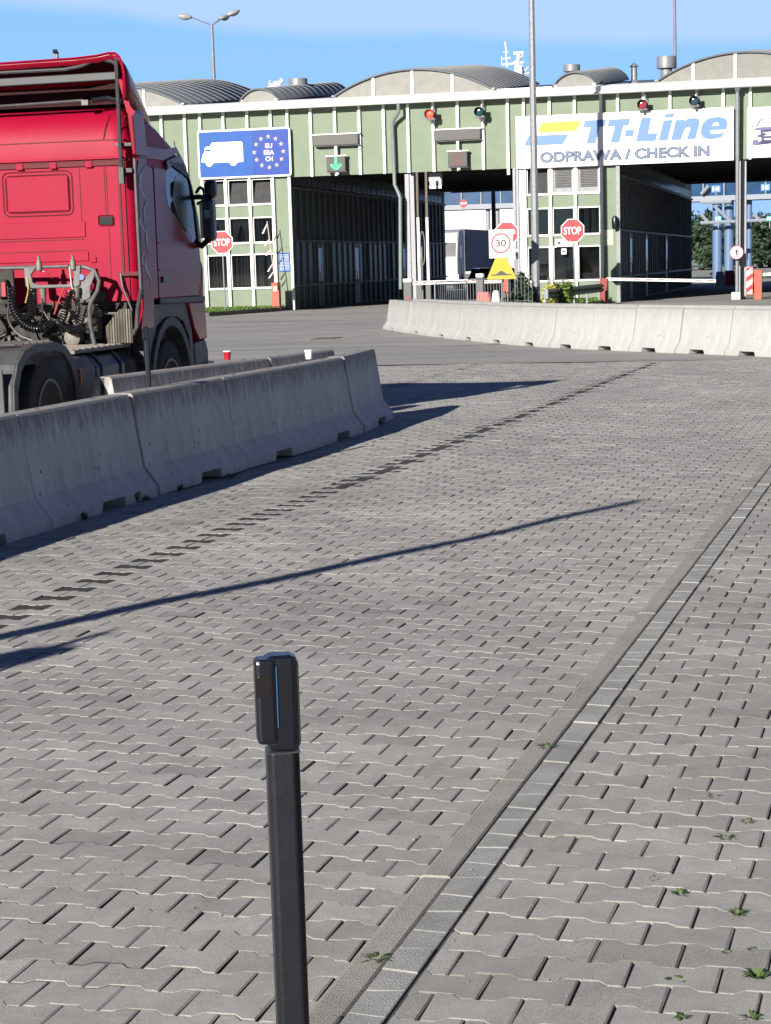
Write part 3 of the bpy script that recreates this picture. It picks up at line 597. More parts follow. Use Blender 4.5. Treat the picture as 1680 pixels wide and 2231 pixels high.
# roof ventilators and chimney
def ventil(px, y, Y, rad, h, nm='roof_ventilator'):
    p = atY(px, y, Y) - P0; u, yy = p.dot(U), p.dot(NV); z = p.z
    v = MB().lathe([(rad * .6, z - 1.6), (rad * .6, z), (rad, z + .02), (rad, z + h), (rad * .97, z + h + .02), (rad * .9, z + h - .04)], (u, yy, 0), n=28).build(nm, galv, T, smooth=True)
    return v
ventil(650, 190, 92, .42, .35); ventil(1246, 157, 92, .37, .30); ventil(1452, 150, 90, .42, .50)
p = atY(1382, 184, 84) - P0; u, yy, z = p.dot(U), p.dot(NV), p.z
MB().lathe([(.30, z - .3), (.30, z + .02), (.27, z + .06), (.14, z + .16), (.125, z + .2), (.115, z + .68), (.2, z + .70), (.02, z + .86)], (u, yy, 0), n=20).build('roof_chimney', galv, T, smooth=True)
MB().tube([(u, yy, z + .85), (u, yy, z + .93)], .02, 6).build('chimney_tip', galv, T)
# downspouts
def dspout(pts, r=.055, nm='downspout', mat=galv):
    return MB().tube(pts, r, 12).build(nm, mat, T, smooth=True)
q = lambda x, y, off: (fz(x, y, off)[0], -off, fz(x, y, off)[1])
dspout([q(868, 226, .5), q(869, 243, .48), q(857, 262, .3), (fz(855, 275, .22)[0], -.22, fz(855, 275, .22)[1]), q(860, 402, .22), q(869, 422, .25), q(872, 430, .25), q(873, 630, .25)], .075, mat=pbr('green_grey_pipe', (.20, .245, .235), .35, .2, var=.1))
dspout([q(1607, 192, .5), q(1607, 200, .45)], [.12, .07])
dspout([q(1607, 199, .45), q(1607, 380, .4), q(1606, 655, .4)], .075)

# ------------------------------------------------------------------ red tractor unit (local: x right, y forward, z up; origin under the middle of the cab's rear wall)
TRH = R(12.3); TO = Vector((-3.631, 20.866, 0))
K = thing('tractor_truck', 'red tractor truck without trailer, seen from behind beside the concrete barriers', 'truck', tuple(TO), -TRH)
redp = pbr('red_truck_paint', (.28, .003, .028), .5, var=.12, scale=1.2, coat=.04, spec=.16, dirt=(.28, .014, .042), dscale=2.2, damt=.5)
reds = pbr('glossy_shaded_red_paint', (.20, .004, .018), .25, var=.2, scale=1.5, coat=.03, spec=.28)  # truck red darkened: shade of the sunless side put into the colour
redin = pbr('deflector_inside', (.02, .0015, .003), .7, var=.3, spec=.2)
seamd = pbr('panel_gap', (.09, .002, .006), .7)
trimd = pbr('truck_dark_trim', (.034, .036, .040), .5, var=.3, scale=9, dirt=(.14, .13, .11), damt=.5)
chas = pbr('chassis_dirty_black', (.03, .028, .026), .8, var=.5, scale=7, dirt=(.14, .12, .095), dscale=6, damt=.7, bump=.3)
dust = pbr('dusty_aluminium', (.165, .152, .128), .6, .15, var=.25, scale=6, dirt=(.10, .09, .075), dscale=5, damt=.6)
fend = pbr('grey_fender_plastic', (.06, .063, .068), .6, var=.2, scale=8, dirt=(.13, .125, .115), dscale=4, damt=.6)
tgrey = pbr('rack_grey', (.10, .10, .105), .5, .2, var=.25, scale=12, dirt=(.1, .09, .08), dscale=14)
def inset(poly, d):
    n = len(poly); out = []
    for i in range(n):
        a, b, c = Vector(poly[i - 1]), Vector(poly[i]), Vector(poly[(i + 1) % n]); e1 = (b - a).normalized(); e2 = (c - b).normalized()
        m = (Vector((-e1.y, e1.x)) + Vector((-e2.y, e2.x))); m.normalize(); k = 1 / max(.5, m.dot(Vector((-e1.y, e1.x)))); out.append(tuple(b + m * d * k))
    return out
# cab: side outline (y, z) swept across the width with rounded shoulders
out = [(0, 1.45), (0, 2.86), (.0, 3.04), (.035, 3.17), (.10, 3.29), (.22, 3.37), (.42, 3.39), (.75, 3.36), (1.15, 3.25), (1.49, 3.09), (1.79, 2.89), (1.98, 2.62), (2.13, 2.36), (2.22, 2.05), (2.28, 1.45)]
out = out[::-1]                                   # counter clockwise so inset goes inwards
secs = []
for x, d in ((-1.25, .16), (-1.245, .09), (-1.22, .04), (-1.17, .012), (-1.08, 0), (0, 0), (1.08, 0), (1.17, .012), (1.22, .04), (1.245, .09), (1.25, .16)):
    pl = inset(out, d)
    secs.append([((x if z < 2.9 else x * (1 - .10 * min(1, (z - 2.9) / .45))), y, z if i not in (0, len(pl) - 1) else 1.45) for i, (y, z) in enumerate(pl)])
cab = MB().loft(secs).build('cab', redp, K, smooth=True, sharp=50)
# shaded side skins: door, quarter panel, lower corner
def side(poly, x0, x1, nm, mat, par=K, bev=.006, tilt=0):
    return MB().prism(poly, x0, x1, 'x').build(nm, mat, par, bevel=bev)
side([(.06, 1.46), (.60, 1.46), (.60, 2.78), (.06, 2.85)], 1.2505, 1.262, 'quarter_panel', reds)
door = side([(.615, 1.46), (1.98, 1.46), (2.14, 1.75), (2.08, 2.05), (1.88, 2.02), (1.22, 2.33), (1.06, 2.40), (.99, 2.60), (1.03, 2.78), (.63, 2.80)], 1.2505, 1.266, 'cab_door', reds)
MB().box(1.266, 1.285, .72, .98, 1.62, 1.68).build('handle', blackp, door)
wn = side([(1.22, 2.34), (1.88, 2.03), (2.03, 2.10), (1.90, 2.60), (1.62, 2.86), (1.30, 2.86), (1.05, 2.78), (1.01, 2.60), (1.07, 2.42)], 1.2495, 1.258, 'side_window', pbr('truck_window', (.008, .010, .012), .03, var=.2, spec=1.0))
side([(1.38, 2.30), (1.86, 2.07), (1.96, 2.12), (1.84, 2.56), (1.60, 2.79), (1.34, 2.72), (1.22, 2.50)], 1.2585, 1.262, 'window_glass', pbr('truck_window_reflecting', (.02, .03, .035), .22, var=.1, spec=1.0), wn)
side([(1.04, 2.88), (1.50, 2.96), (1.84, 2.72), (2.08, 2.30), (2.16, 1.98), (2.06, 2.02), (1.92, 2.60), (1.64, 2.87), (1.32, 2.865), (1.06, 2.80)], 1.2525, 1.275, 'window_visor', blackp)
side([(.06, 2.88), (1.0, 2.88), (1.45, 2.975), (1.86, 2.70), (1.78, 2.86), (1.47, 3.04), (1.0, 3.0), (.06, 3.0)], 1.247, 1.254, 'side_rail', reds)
side([(.615, 1.40), (2.2, 1.385), (2.2, 1.45), (.615, 1.46)], 1.2505, 1.275, 'door_sill_trim', trimd)
for z, a, b in ((2.02, .65, 1.85), (1.74, .65, 1.35)): MB().box(1.2655, 1.272, a, b, z, z + .02).build('swage_line', reds, door, bevel=.003)
# flame decal on the quarter panel
dcm = pbr('silver_decal', (.27, .25, .31), .3, .2, var=.1)
for zz, sg in ((2.66, 1), (2.52, -1), (2.33, 1), (2.2, -1), (2.02, 1), (1.85, -1), (1.72, 1)):
    pts = [(1.3015 + .0012 * sg, .13 + sg * .09 * math.sin(t * 1.15 + zz * 3) + .04 * math.cos(t * 2.3), zz + .16 - t * .095) for t in [i * .35 for i in range(10)]]
    MB().loft([[(p[0], p[1] - wd, p[2]), (p[0], p[1] + wd, p[2] + .01), (p[0] + .002, p[1] + wd, p[2] + .01), (p[0] + .002, p[1] - wd, p[2])] for p, wd in zip(pts, [.003, .010, .018, .026, .030, .026, .020, .013, .007, .002])]).build('flame_decal', dcm, K)
# side fairing behind the door
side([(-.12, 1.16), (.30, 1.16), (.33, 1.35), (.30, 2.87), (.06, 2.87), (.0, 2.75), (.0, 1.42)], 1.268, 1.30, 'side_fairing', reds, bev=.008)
side([(-.04, 1.5), (.0, 1.5), (.0, 2.86), (-.04, 2.86)], 1.27, 1.30, 'fairing_edge', trimd)
MB().tube([(1.285, -.02, 1.56), (1.285, -.16, 1.36), (1.27, -.17, 1.18), (1.22, -.13, 1.12)], .022, 8).build('fairing_stay', trimd, K, smooth=True)
MB().tube([(1.08, -.03, 1.73), (1.1, -.05, 1.6), (1.19, -.06, 1.36), (1.22, -.06, 1.15)], .012, 6).build('stay_rod', trimd, K)
MB().box(1.06, 1.27, -.04, -.01, 1.70, 1.74).build('stay_bracket', seamd, K)
# lower front corner, bumper, wheel arch, step panel
arch = [(.10, .72), (.10, 1.40)] 
side([(.33, 1.16), (.33, 1.398), (1.60, 1.398), (1.78, 1.10), (1.82, .70), (1.74, .70), (1.68, 1.02), (1.50, 1.19), (1.25, 1.25), (.85, 1.25), (.58, 1.17), (.40, .98), (.30, .80), (.12, .80), (.12, 1.16)], 1.12, 1.235, 'wheel_arch_panel', trimd)
ap = [(1.0 + .72 * math.cos(a), .50 + .76 * math.sin(a)) for a in [R(d) for d in range(170, 9, -10)]]; ip = [(1.0 + .62 * math.cos(a), .50 + .66 * math.sin(a)) for a in [R(d) for d in range(10, 171, 10)]]
MB().prism(ap + ip, .90, 1.262, 'x').build('front_fender', fend, K, bevel=.01)
side([(1.62, 1.398), (2.24, 1.39), (2.27, .98), (1.98, .96), (1.80, 1.10)], 1.15, 1.262, 'front_corner', reds, bev=.02)
side([(2.24, .95), (2.30, 1.75), (2.24, 1.85), (2.16, 1.45), (2.16, .95)], .9, 1.24, 'front_edge', reds, bev=.02)
side([(1.83, .95), (2.28, .97), (2.36, .84), (2.34, .32), (1.86, .32)], .2, 1.24, 'bumper', trimd, bev=.03)
MB().box(1.05, 1.28, 2.20, 2.42, .66, .72).build('bumper_step', galv, K)
MB().box(-1.24, 1.1, .05, 2.2, .62, 1.44).build('cab_underside', chas, K)
# front wheels and rear wheels
def wheel(x, y, wd, inner=False):
    r = .51; w_ = MB().lathe([(.30, -wd / 2 + .01), (.44, -wd / 2), (.49, -wd / 2 + .02), (r, -wd / 2 + .06), (r, wd / 2 - .06), (.49, wd / 2 - .02), (.44, wd / 2), (.30, wd / 2 - .01)], (x, y, r), 'x', 40)
    o = w_.build('tyre', rubber, K, smooth=True)
    MB().lathe([(.31, wd / 2 - .012), (.31, wd / 2 + .004), (.285, wd / 2 + .006), (.27, wd / 2 - .05), (.20, wd / 2 - .11), (.12, wd / 2 - .11), (.11, wd / 2 - .03), (.02, wd / 2 - .02)], (x, y, r), 'x', 32).build('rim', pbr('rim_grey', (.13, .11, .09), .5, .4, var=.3), o, smooth=True)
    b = MB()
    for i in range(10):
        a = i * .628; b.lathe([(.012, wd / 2 - .11), (.012, wd / 2 - .08)], (x, y + .165 * math.cos(a), r + .165 * math.sin(a)), 'x', 6)
    b.build('wheel_nuts', chas, o)
wheel(1.08, 1.0, .30); wheel(-1.08, 1.0, .30); wheel(1.0, -2.62, .55); wheel(-1.0, -2.62, .55)
# rear fenders: rounded cover with ribs on top
def rfender(sx):
    cx = -2.66; prf = [(-.80, .42), (-.77, .80), (-.66, .98), (-.48, 1.09), (-.25, 1.13), (.25, 1.13), (.48, 1.09), (.66, .98), (.77, .80), (.80, .42)]
    inn = inset(prf, .03)[::-1]; prf2 = [(cx + a, b) for a, b in prf]; inn = [(cx + a * .96, b - .03) for a, b in prf][::-1]
    xa, xb = (.66, 1.255) if sx > 0 else (-1.255, -.66)
    f = MB().prism(prf2 + inn, xa, xb, 'x').build('rear_fender', fend, K, bevel=.025)
    for i in range(6):
        yy = cx - .42 + i * .16; MB().cbox(((xa + xb) / 2 - .02, yy, 1.138), (.44, .035, .02), rz=.18).build('fender_rib', trimd, f, bevel=.006)
    e = [(cx + a * 1.01, b + .003) for a, b in prf] + [(cx + a * .90, b - .07) for a, b in prf][::-1]
    MB().prism(e, xb - .0 if sx > 0 else xa - .02, (xb + .02) if sx > 0 else xa, 'x').build('fender_lip', fend, f, bevel=.008)
rfender(1); rfender(-1)
MB().box(.70, 1.2, -3.50, -3.475, .42, .95).build('mud_flap', fend, K, bevel=.01)
for z in (.70, .80):
    for x in (.86, .98): MB().box(x, x + .03, -3.512, -3.5, z, z + .07).build('fender_slot', blackp, K)
MB().box(1.22, 1.262, -1.80, -1.77, .70, .86).build('side_marker', pbr('amber_lens', (.45, .10, .01), .3), K)
# chassis rails, catwalk, tanks, air cans
for x in (-.43, .35): MB().box(x, x + .08, -4.0, 1.5, .70, .96).build('chassis_rail', chas, K, bevel=.008)
MB().box(.30, 1.12, -1.55, .05, .985, 1.02).build('catwalk', dust, K, bevel=.006)
ct = MB()
for i in range(9): ct.box(.34, 1.08, -1.5 + i * .17, -1.44 + i * .17, 1.0203, 1.028)
ct.build('catwalk_tread', dust, K)
MB().prism([(.60, .45), (1.12, .42), (1.20, .55), (1.20, .86), (1.12, .965), (.60, .97)], -1.72, -1.22, 'y').build('dusty_side_box', dust, K, bevel=.03)
MB().prism([(.52, .42), (1.10, .40), (1.19, .50), (1.19, .84), (1.10, .955), (.52, .96)], -1.20, -.32, 'y').build('fuel_tank', pbr('tank_dark', (.045, .05, .062), .35, .2, var=.3), K, bevel=.04)
for y in (-1.05, -.5): MB().prism([(.50, .40), (1.11, .38), (1.205, .49), (1.205, .85), (1.11, .968), (.50, .972)], y, y + .05, 'y').build('tank_strap', trimd, K, bevel=.006)
MB().lathe([(.05, 0), (.055, .03), (.02, .05)], (.95, -.75, .96), n=14).build('tank_cap', skinblue, K)
MB().prism([(.55, .45), (1.05, .42), (1.16, .52), (1.16, .86), (1.05, .95), (.55, .95)], -.28, .12, 'y').build('battery_box', chas, K, bevel=.03)
# corrugated dusty shield and clutter under the cab
n = 26; MB().loft([[(1.02 + .18 * i / n * 0 + .0, .02 - .42 + .42 * i / n, 0) for i in range(2)] for _ in range(2)], cap=False) if False else None
cs_ = MB(); vs = []; nn = 40
for i in range(nn):
    x = .93 + .27 * i / (nn - 1); yy = -.12 + .012 * math.sin(i * 1.5)
    vs += [(x, yy, 1.03), (x, yy, 1.20 + .17 * min(1, i / (nn * .55)))]
cs_.add(vs, [(2 * i, 2 * i + 2, 2 * i + 3, 2 * i + 1) for i in range(nn - 1)]); cs_.build('corrugated_shield', dust, K, sol=.01)
MB().box(-1.1, .92, .0, .05, .9, 1.45).build('bulkhead', chas, K)
random.seed(11)
for i in range(30):                                # valves, brackets and castings seen above the frame
    x, z = random.uniform(-.35, .95), random.uniform(1.0, 1.4); r = random.uniform(.025, .07); yy = random.uniform(-.25, -.05)
    m_ = random.choice((chas, dust, tgrey, chas, chas))
    if i % 3 == 0: MB().lathe([(r * .5, -r), (r, -r * .8), (r, r * .8), (r * .6, r), (r * .6, r * 1.4)], (x, yy, z), random.choice('xyz'), 14).build('valve', m_, K, smooth=True)
    elif i % 3 == 1: MB().cbox((x, yy, z), (r * 2.2, r * 1.5, r * 1.3), rz=random.uniform(-1, 1), rx=random.uniform(-.6, .6)).build('bracket', m_, K, bevel=.008)
    else:
        pts = [(x, yy, z)]
        for k in range(5): pts.append((pts[-1][0] + random.uniform(-.12, .12), min(-.04, pts[-1][1] + random.uniform(-.06, .06)), pts[-1][2] + random.uniform(-.09, .07)))
        MB().tube(pts, random.uniform(.008, .018), 7).build('pipe', m_, K, smooth=True)
MB().lathe([(.055, -.10), (.085, -.09), (.085, -.02), (.075, 0), (.085, .02), (.085, .10), (.05, .12)], (.62, -.2, 1.1), 'y', 18).build('brake_chamber', dust, K, smooth=True)
bw = [(.075 + .018 * (i % 2), i * .022) for i in range(12)]
MB().lathe(bw, (.80, -.12, 1.08), n=20).build('air_spring', chas, K, smooth=True)
MB().tube([(.93, -.08, 1.33), (1.2, -.07, 1.325)], .012, 8).build('cross_rod', tgrey, K)
MB().prism([(.60, 1.28), (.80, 1.30), (.80, 1.27), (.70, 1.22), (.66, 1.05), (.62, 1.05)], -.20, -.12, 'y').build('hinge_bracket', tgrey, K, bevel=.01)
MB().prism([(.62, 1.43), (.90, 1.45), (.92, 1.52), (.90, 1.56), (.66, 1.56), (.62, 1.5)], -.06, -.002, 'y').build('latch_housing', trimd, K, bevel=.015)
MB().prism([(.68, 1.56), (.86, 1.56), (.86, 1.64), (.82, 1.70), (.72, 1.70), (.68, 1.64)], -.05, -.001, 'y').build('bulge', redp, K, bevel=.03)
# pressed details of the cab's rear wall
def frame(x0, x1, z0, z1, wd, y0, y1, r=.05, mat=redp, nm='pressed_panel'):
    def rr(a, b, c, d, r, n=5):
        o = []
        for cx, cz, s0 in ((b - r, c + r, -90), (b - r, d - r, 0), (a + r, d - r, 90), (a + r, c + r, 180)):
            for i in range(n + 1): t = R(s0 + 90 * i / n); o.append((cx + r * math.cos(t), cz + r * math.sin(t)))
        return o
    o, i_ = rr(x0, x1, z0, z1, r), rr(x0 + wd, x1 - wd, z0 + wd, z1 - wd, max(.01, r - wd)); k = len(o)
    vs = [(x, y, z) for y in (y0, y1) for x, z in o] + [(x, y, z) for y in (y0, y1) for x, z in i_]; fs = []
    for j in range(k):
        l = (j + 1) % k; fs += [(k + j, k + l, 3 * k + l, 3 * k + j), (j, l, k + l, k + j), (2 * k + j, 2 * k + l, 3 * k + l, 3 * k + j)]
    return MB().add(vs, fs).build(nm, mat, K)
frame(-.15, .61, 2.32, 2.77, .012, -.004, 0, .07, seamd); frame(-.115, .575, 2.355, 2.735, .010, -.006, 0, .05, seamd)
MB().box(-.10, .56, -.012, -.001, 2.37, 2.72).build('rear_window_blank', redp, K, bevel=.02)
for a, b, c, d in ((-1.2, 1.2, 3.045, 3.055), (-1.22, 1.22, 2.845, 2.855), (-1.2, .70, 2.075, 2.085), (-1.2, .72, 1.965, 1.972)): MB().box(a, b, -.005, .01, c, d).build('wall_groove', seamd, K)
for a, b in ((.965, .972), (1.09, 1.115), (1.155, 1.163)): MB().box(a, b, -.005, .01, 1.5, 2.83).build('wall_groove', seamd, K)
for a, b in ((.68, .688), (.945, .951)): MB().box(a, b, -.005, .01, 2.2, 2.83).build('wall_groove', seamd, K)
MB().box(-1.2, 1.16, -.028, -.001, 2.862, 2.885).build('wall_rail', redp, K, bevel=.005)
MB().box(-1.2, 1.15, -.022, 0, 2.80, 2.842).build('rail_shadow_gap', seamd, K)
for x in (.02, .38, .76): MB().box(x, x + .075, -.034, -.023, 2.785, 2.85).build('rail_clip', redp, K, bevel=.008)
MB().box(-1.15, .72, -.012, -.001, 2.10, 2.26).build('swage', redp, K, bevel=.01)
MB().box(-1.15, .74, -.012, -.001, 1.86, 1.955).build('swage', redp, K, bevel=.01)
frame(.865, 1.03, 2.205, 2.31, .014, -.014, 0, .02, redp, 'vent_frame')
vg = MB(); vg.box(.88, 1.015, -.006, 0, 2.22, 2.295)
gr_ = vg.build('vent_grille', blackp, K)
for i in range(4): MB().cbox((.9475, -.010, 2.233 + i * .017), (.125, .010, .006), rx=.5).build('slat', trimd, gr_)
MB().box(.76, .82, -.014, -.001, 1.84, 1.90).build('small_cover', redp, K, bevel=.01)
# roof air deflector
def dsec(y, top, hw, zb):
    pts = [(hw, zb), (hw + .012, zb + (top - zb) * .55), (hw, top - .11), (hw - .025, top - .045), (hw - .07, top - .005), (hw - .14, top), (hw - .26, top - .02), (hw - .5, top - .035), (0, top - .045)]
    return [(x, y, z) for x, z in pts] + [(-x, y, z) for x, z in pts[-2::-1]]
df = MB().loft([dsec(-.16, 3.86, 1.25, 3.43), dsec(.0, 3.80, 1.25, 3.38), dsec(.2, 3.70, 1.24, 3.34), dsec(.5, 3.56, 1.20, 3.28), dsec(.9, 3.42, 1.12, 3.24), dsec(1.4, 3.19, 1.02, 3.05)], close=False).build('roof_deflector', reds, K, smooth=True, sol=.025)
MB().loft([[(x, y + .03, z - .03) for x, y, z in dsec(-.13 + a, 3.84 - a * .45, 1.215, 3.5 - a)] for a in (0, .12, .3)], close=False).build('deflector_lining', redin, df, smooth=True)
MB().box(-1.17, 1.17, .28, .31, 3.42, 3.62).build('deflector_rear_wall', redin, df)
MB().loft([[(x, y - .004 - .012 * d, z) for x, y, z in dsec(-.16, 3.868 + .012 * d, 1.255 + .006 * d, 3.43)] for d in (0, 1)], close=False).build('deflector_rim', redp, df, sol=.012)
MB().prism([(-1.18, 3.60), (1.16, 3.62), (1.16, 3.70), (-1.18, 3.68)], -.10, -.04, 'y').build('crossbar', pbr('crossbar_grey', (.032, .038, .043), .5, .2, var=.08), df, bevel=.01)
MB().tube([(-1.1, -.08, 3.745), (.62, -.08, 3.745), (.80, -.08, 3.77), (.98, -.08, 3.83), (1.12, -.08, 3.80), (1.16, -.08, 3.77)], .02, 8).build('stay_tube', trimd, df, smooth=True)
for x in (.28, .56): MB().tube([(x, -.08, 3.75), (x + (.02 if x > .4 else -.0), -.06, 3.82)], .006, 5).build('clip', trimd, df)
MB().tube([(1.175, -.11, 3.84), (1.17, -.10, 3.4), (1.165, -.09, 2.9), (1.165, -.09, 2.66)], .022, 8).build('adjust_strut', trimd, df, smooth=True)
MB().prism([(1.19, 3.62), (1.225, 3.62), (1.30, 3.36), (1.35, 3.30), (1.32, 3.26), (1.26, 3.30)], -.12, -.105, 'y').build('inner_flange', redp, df)
MB().prism([(1.235, 3.36), (1.30, 3.30), (1.315, 2.89), (1.275, 2.89)], -.06, .30, 'y').build('upper_side_fairing', reds, K, bevel=.012)
MB().prism([(.60, 3.34), (1.22, 3.30), (1.22, 3.24), (.60, 3.24)], .05, .9, 'y') if False else None
MB().box(1.10, 1.27, -.06, -.02, 2.98, 3.01).build('fairing_bracket', blackm, K); MB().box(1.13, 1.27, -.08, -.02, 2.72, 2.76).build('fairing_bracket', blackm, K); MB().cbox((1.17, -.10, 2.69), (.05, .05, .16)).build('strut_foot', trimd, K)
for x in (.96, 1.15):
    MB().tube([(x, -.001, 3.06), (x + .02, .03, 3.18), (x + .04, .10, 3.30)] if x < 1.1 else [(x - .03, -.001, 3.06), (x - .02, .03, 3.18), (x + .02, .10, 3.29)], .006, 5).build('roof_seam', seamd, K)
MB().tube([(-.3, -.02, 3.42), (.3, -.03, 3.43), (.78, -.03, 3.44)], .018, 8).build('roof_pipe', trimd, K); MB().cbox((.80, -.02, 3.42), (.07, .06, .05)).build('roof_bracket', tgrey, K); MB().tube([(.86, 0, 3.44), (1.0, .05, 3.46), (1.16, .05, 3.42)], .028, 8).build('roof_stay', blackp, K)
# suzi rack with coiled hoses
rk = MB(); rk.tube([(-.75, -.32, 1.55), (-.72, -.32, 1.74), (-.62, -.32, 1.80), (-.2, -.32, 1.815), (.30, -.32, 1.81)], .022, 10); rk.build('rack_tube', tgrey, K, smooth=True)
MB().tube([(.62, -.32, 1.80), (.80, -.32, 1.80), (.91, -.32, 1.76), (.955, -.32, 1.66), (.93, -.32, 1.56), (.86, -.32, 1.46), (.83, -.32, 1.38), (.835, -.32, 1.2), (.87, -.32, 1.02)], .022, 10).build('rack_tube', tgrey, K, smooth=True)
MB().prism([(.17, 1.82), (.30, 1.80), (.25, 1.74), (.26, 1.66), (.33, 1.635), (.62, 1.635), (.69, 1.66), (.70, 1.74), (.65, 1.80), (.78, 1.82), (.76, 1.62), (.72, 1.60), (.22, 1.60), (.18, 1.62)], -.36, -.33, 'y').build('coupling_bracket', tgrey, K, bevel=.008)
MB().tube([(.28, -.34, 1.81), (.64, -.34, 1.81)], .016, 8).build('rack_bar', tgrey, K)
MB().box(-.3, .05, -.34, -.30, 1.45, 1.79).build('valve_plate', chas, K, bevel=.01); MB().prism([(.72, 1.60), (.90, 1.78), (.92, 1.72), (.86, 1.60), (.86, 1.5), (.78, 1.46)], -.34, -.325, 'y').build('side_plate', tgrey, K, bevel=.006)
for x in (.30, .66):
    MB().lathe([(.02, -.03), (.03, -.02), (.03, .05), (.015, .09), (.015, .12)], (x + .04, -.36, 1.80), n=12).build('coupling_head', dust, K, smooth=True)
    MB().lathe([(.018, -.10), (.028, -.09), (.028, -.02), (.036, 0), (.036, .05)], (x + .07, -.37, 1.55), n=12).build('air_coupling', dust, K, smooth=True)
MB().lathe([(.03, 0), (.035, .01), (.03, .02)], (.78, -.36, 1.70), 'y', 14).build('blue_socket', skinblue, K)
def coil(pts, rad, turns, r=.009, mat=blackp, nm='coiled_hose'):
    P_ = [Vector(p) for p in pts]; seg = [0]
    for a, b in zip(P_[:-1], P_[1:]): seg.append(seg[-1] + (b - a).length)
    tot = seg[-1]; N = int(turns * 12); o = []
    for i in range(N + 1):
        d = tot * i / N; j = max(k for k in range(len(seg)) if seg[k] <= d + 1e-9); j = min(j, len(P_) - 2)
        f = (d - seg[j]) / (seg[j + 1] - seg[j]); c = P_[j].lerp(P_[j + 1], f); dr = (P_[j + 1] - P_[j]).normalized(); a = Vector((0, 1, 0)); b = dr.cross(a)
        t = 2 * math.pi * turns * i / N; o.append(c + (a * math.cos(t) + b * math.sin(t)) * rad)
    MB().tube(o, r, 6).build(nm, mat, K, smooth=True)
def curve(pts, n=14):
    o = []; P_ = [Vector(p) for p in pts]; P_ = [P_[0] * 2 - P_[1]] + P_ + [P_[-1] * 2 - P_[-2]]
    for i in range(1, len(P_) - 2):
        for k in range(n):
            t = k / n; a, b, c, d = P_[i - 1:i + 3]; o.append(.5 * ((2 * b) + (c - a) * t + (2 * a - 5 * b + 4 * c - d) * t * t + (3 * b - a - 3 * c + d) * t ** 3))
    return o + [P_[-2]]
coil(curve([(.28, -.42, 1.60), (.27, -.43, 1.42), (.24, -.43, 1.33), (.10, -.43, 1.30)]), .038, 17)
coil(curve([(.06, -.45, 1.62), (.08, -.45, 1.40), (.20, -.46, 1.24), (.36, -.46, 1.20), (.50, -.45, 1.28)]), .036, 26)
coil(curve([(.68, -.42, 1.58), (.64, -.43, 1.45), (.60, -.43, 1.33), (.56, -.43, 1.24), (.70, -.42, 1.18), (.80, -.42, 1.22)]), .036, 24)
coil(curve([(.74, -.44, 1.50), (.76, -.44, 1.38), (.70, -.44, 1.26)]), .024, 12, .006)
for pts, r_, m_ in (([(.37, -.4, 1.50), (.37, -.41, 1.36), (.33, -.42, 1.25)], .007, blackp), ([(.37, -.4, 1.38), (.45, -.42, 1.28), (.60, -.42, 1.24)], .008, trimd), ([(.20, -.36, 1.72), (.22, -.38, 1.60), (.18, -.38, 1.46)], .008, pbr('yellow_hose', (.4, .30, .05), .5)), ([(.66, -.36, 1.80), (.68, -.38, 1.64), (.70, -.38, 1.5), (.64, -.38, 1.44)], .008, pbr('pale_hose', (.45, .40, .32), .5)), ([(.60, -.38, 1.60), (.55, -.38, 1.50), (.48, -.38, 1.34)], .009, signred), ([(.0, -.40, 1.66), (.02, -.42, 1.5), (.0, -.42, 1.3), (.1, -.42, 1.15), (.26, -.42, 1.08)], .012, trimd), ([(.46, -.33, 1.70), (.40, -.35, 1.76), (.34, -.35, 1.78)], .006, signred)):
    MB().tube(curve(pts, 6), r_, 7).build('hose', m_, K, smooth=True)
MB().box(-.12, .0, -.42, -.30, 1.52, 1.70).build('junction_box', chas, K, bevel=.02); MB().cbox((-.02, -.43, 1.60), (.04, .03, .14)).build('red_plug', signred, K)
# mirrors
ms = MB(); ms.cbox((1.435, 1.97, 2.28), (.125, .2, .47)); mo = ms.build('main_mirror', blackp, K, bevel=.05)
MB().cbox((1.44, 1.868, 2.28), (.10, .02, .40)).build('mirror_glass', pbr('mirror_glass', (.02, .03, .035), .05, .0, spec=1.0), mo, bevel=.01)
MB().cbox((1.455, 2.0, 2.61), (.13, .15, .20)).build('wide_mirror', blackp, K, bevel=.045)
MB().tube([(1.24, 2.0, 2.53), (1.33, 2.02, 2.53), (1.42, 2.0, 2.51)], .028, 8).build('mirror_arm', blackp, K, smooth=True); MB().tube([(1.24, 2.05, 2.03), (1.32, 2.02, 2.0), (1.40, 1.99, 2.06)], .035, 8).build('mirror_arm', blackp, K, smooth=True)
MB().tube(curve([(1.22, 2.2, 2.58), (1.27, 2.2, 2.64), (1.31, 2.2, 2.60), (1.30, 2.2, 2.50), (1.24, 2.16, 2.46)], 5), .018, 6).build('mirror_loop', blackp, K, smooth=True)
MB().cbox((1.375, 1.868, 2.27), (.03, .03, .38)).build('mirror_edge_strip', pbr('mirror_edge', (.35, .36, .36), .3), mo)
MB().add([(1.415, 1.856, 2.29), (1.475, 1.856, 2.295), (1.47, 1.856, 2.38), (1.41, 1.856, 2.38)], [(0, 1, 2, 3)]).build('painted_mirror_reflection', pbr('pale_blue_reflection', (.12, .25, .31), .3), mo, sol=.002)  # pale blue patch painted on as a reflection in the mirror
MB().tube([(.95, 1.7, 2.92), (.93, 1.62, 3.25)], .006, 5).build('antenna', blackp, K); MB().tube([(1.2, 1.72, 2.86), (1.17, 1.64, 3.12)], .005, 5).build('antenna', blackp, K)
# fifth wheel
MB().lathe([(.45, 0), (.47, .02), (.45, .06)], (0, -2.62, 1.13), n=28).build('fifth_wheel', chas, K, smooth=False)

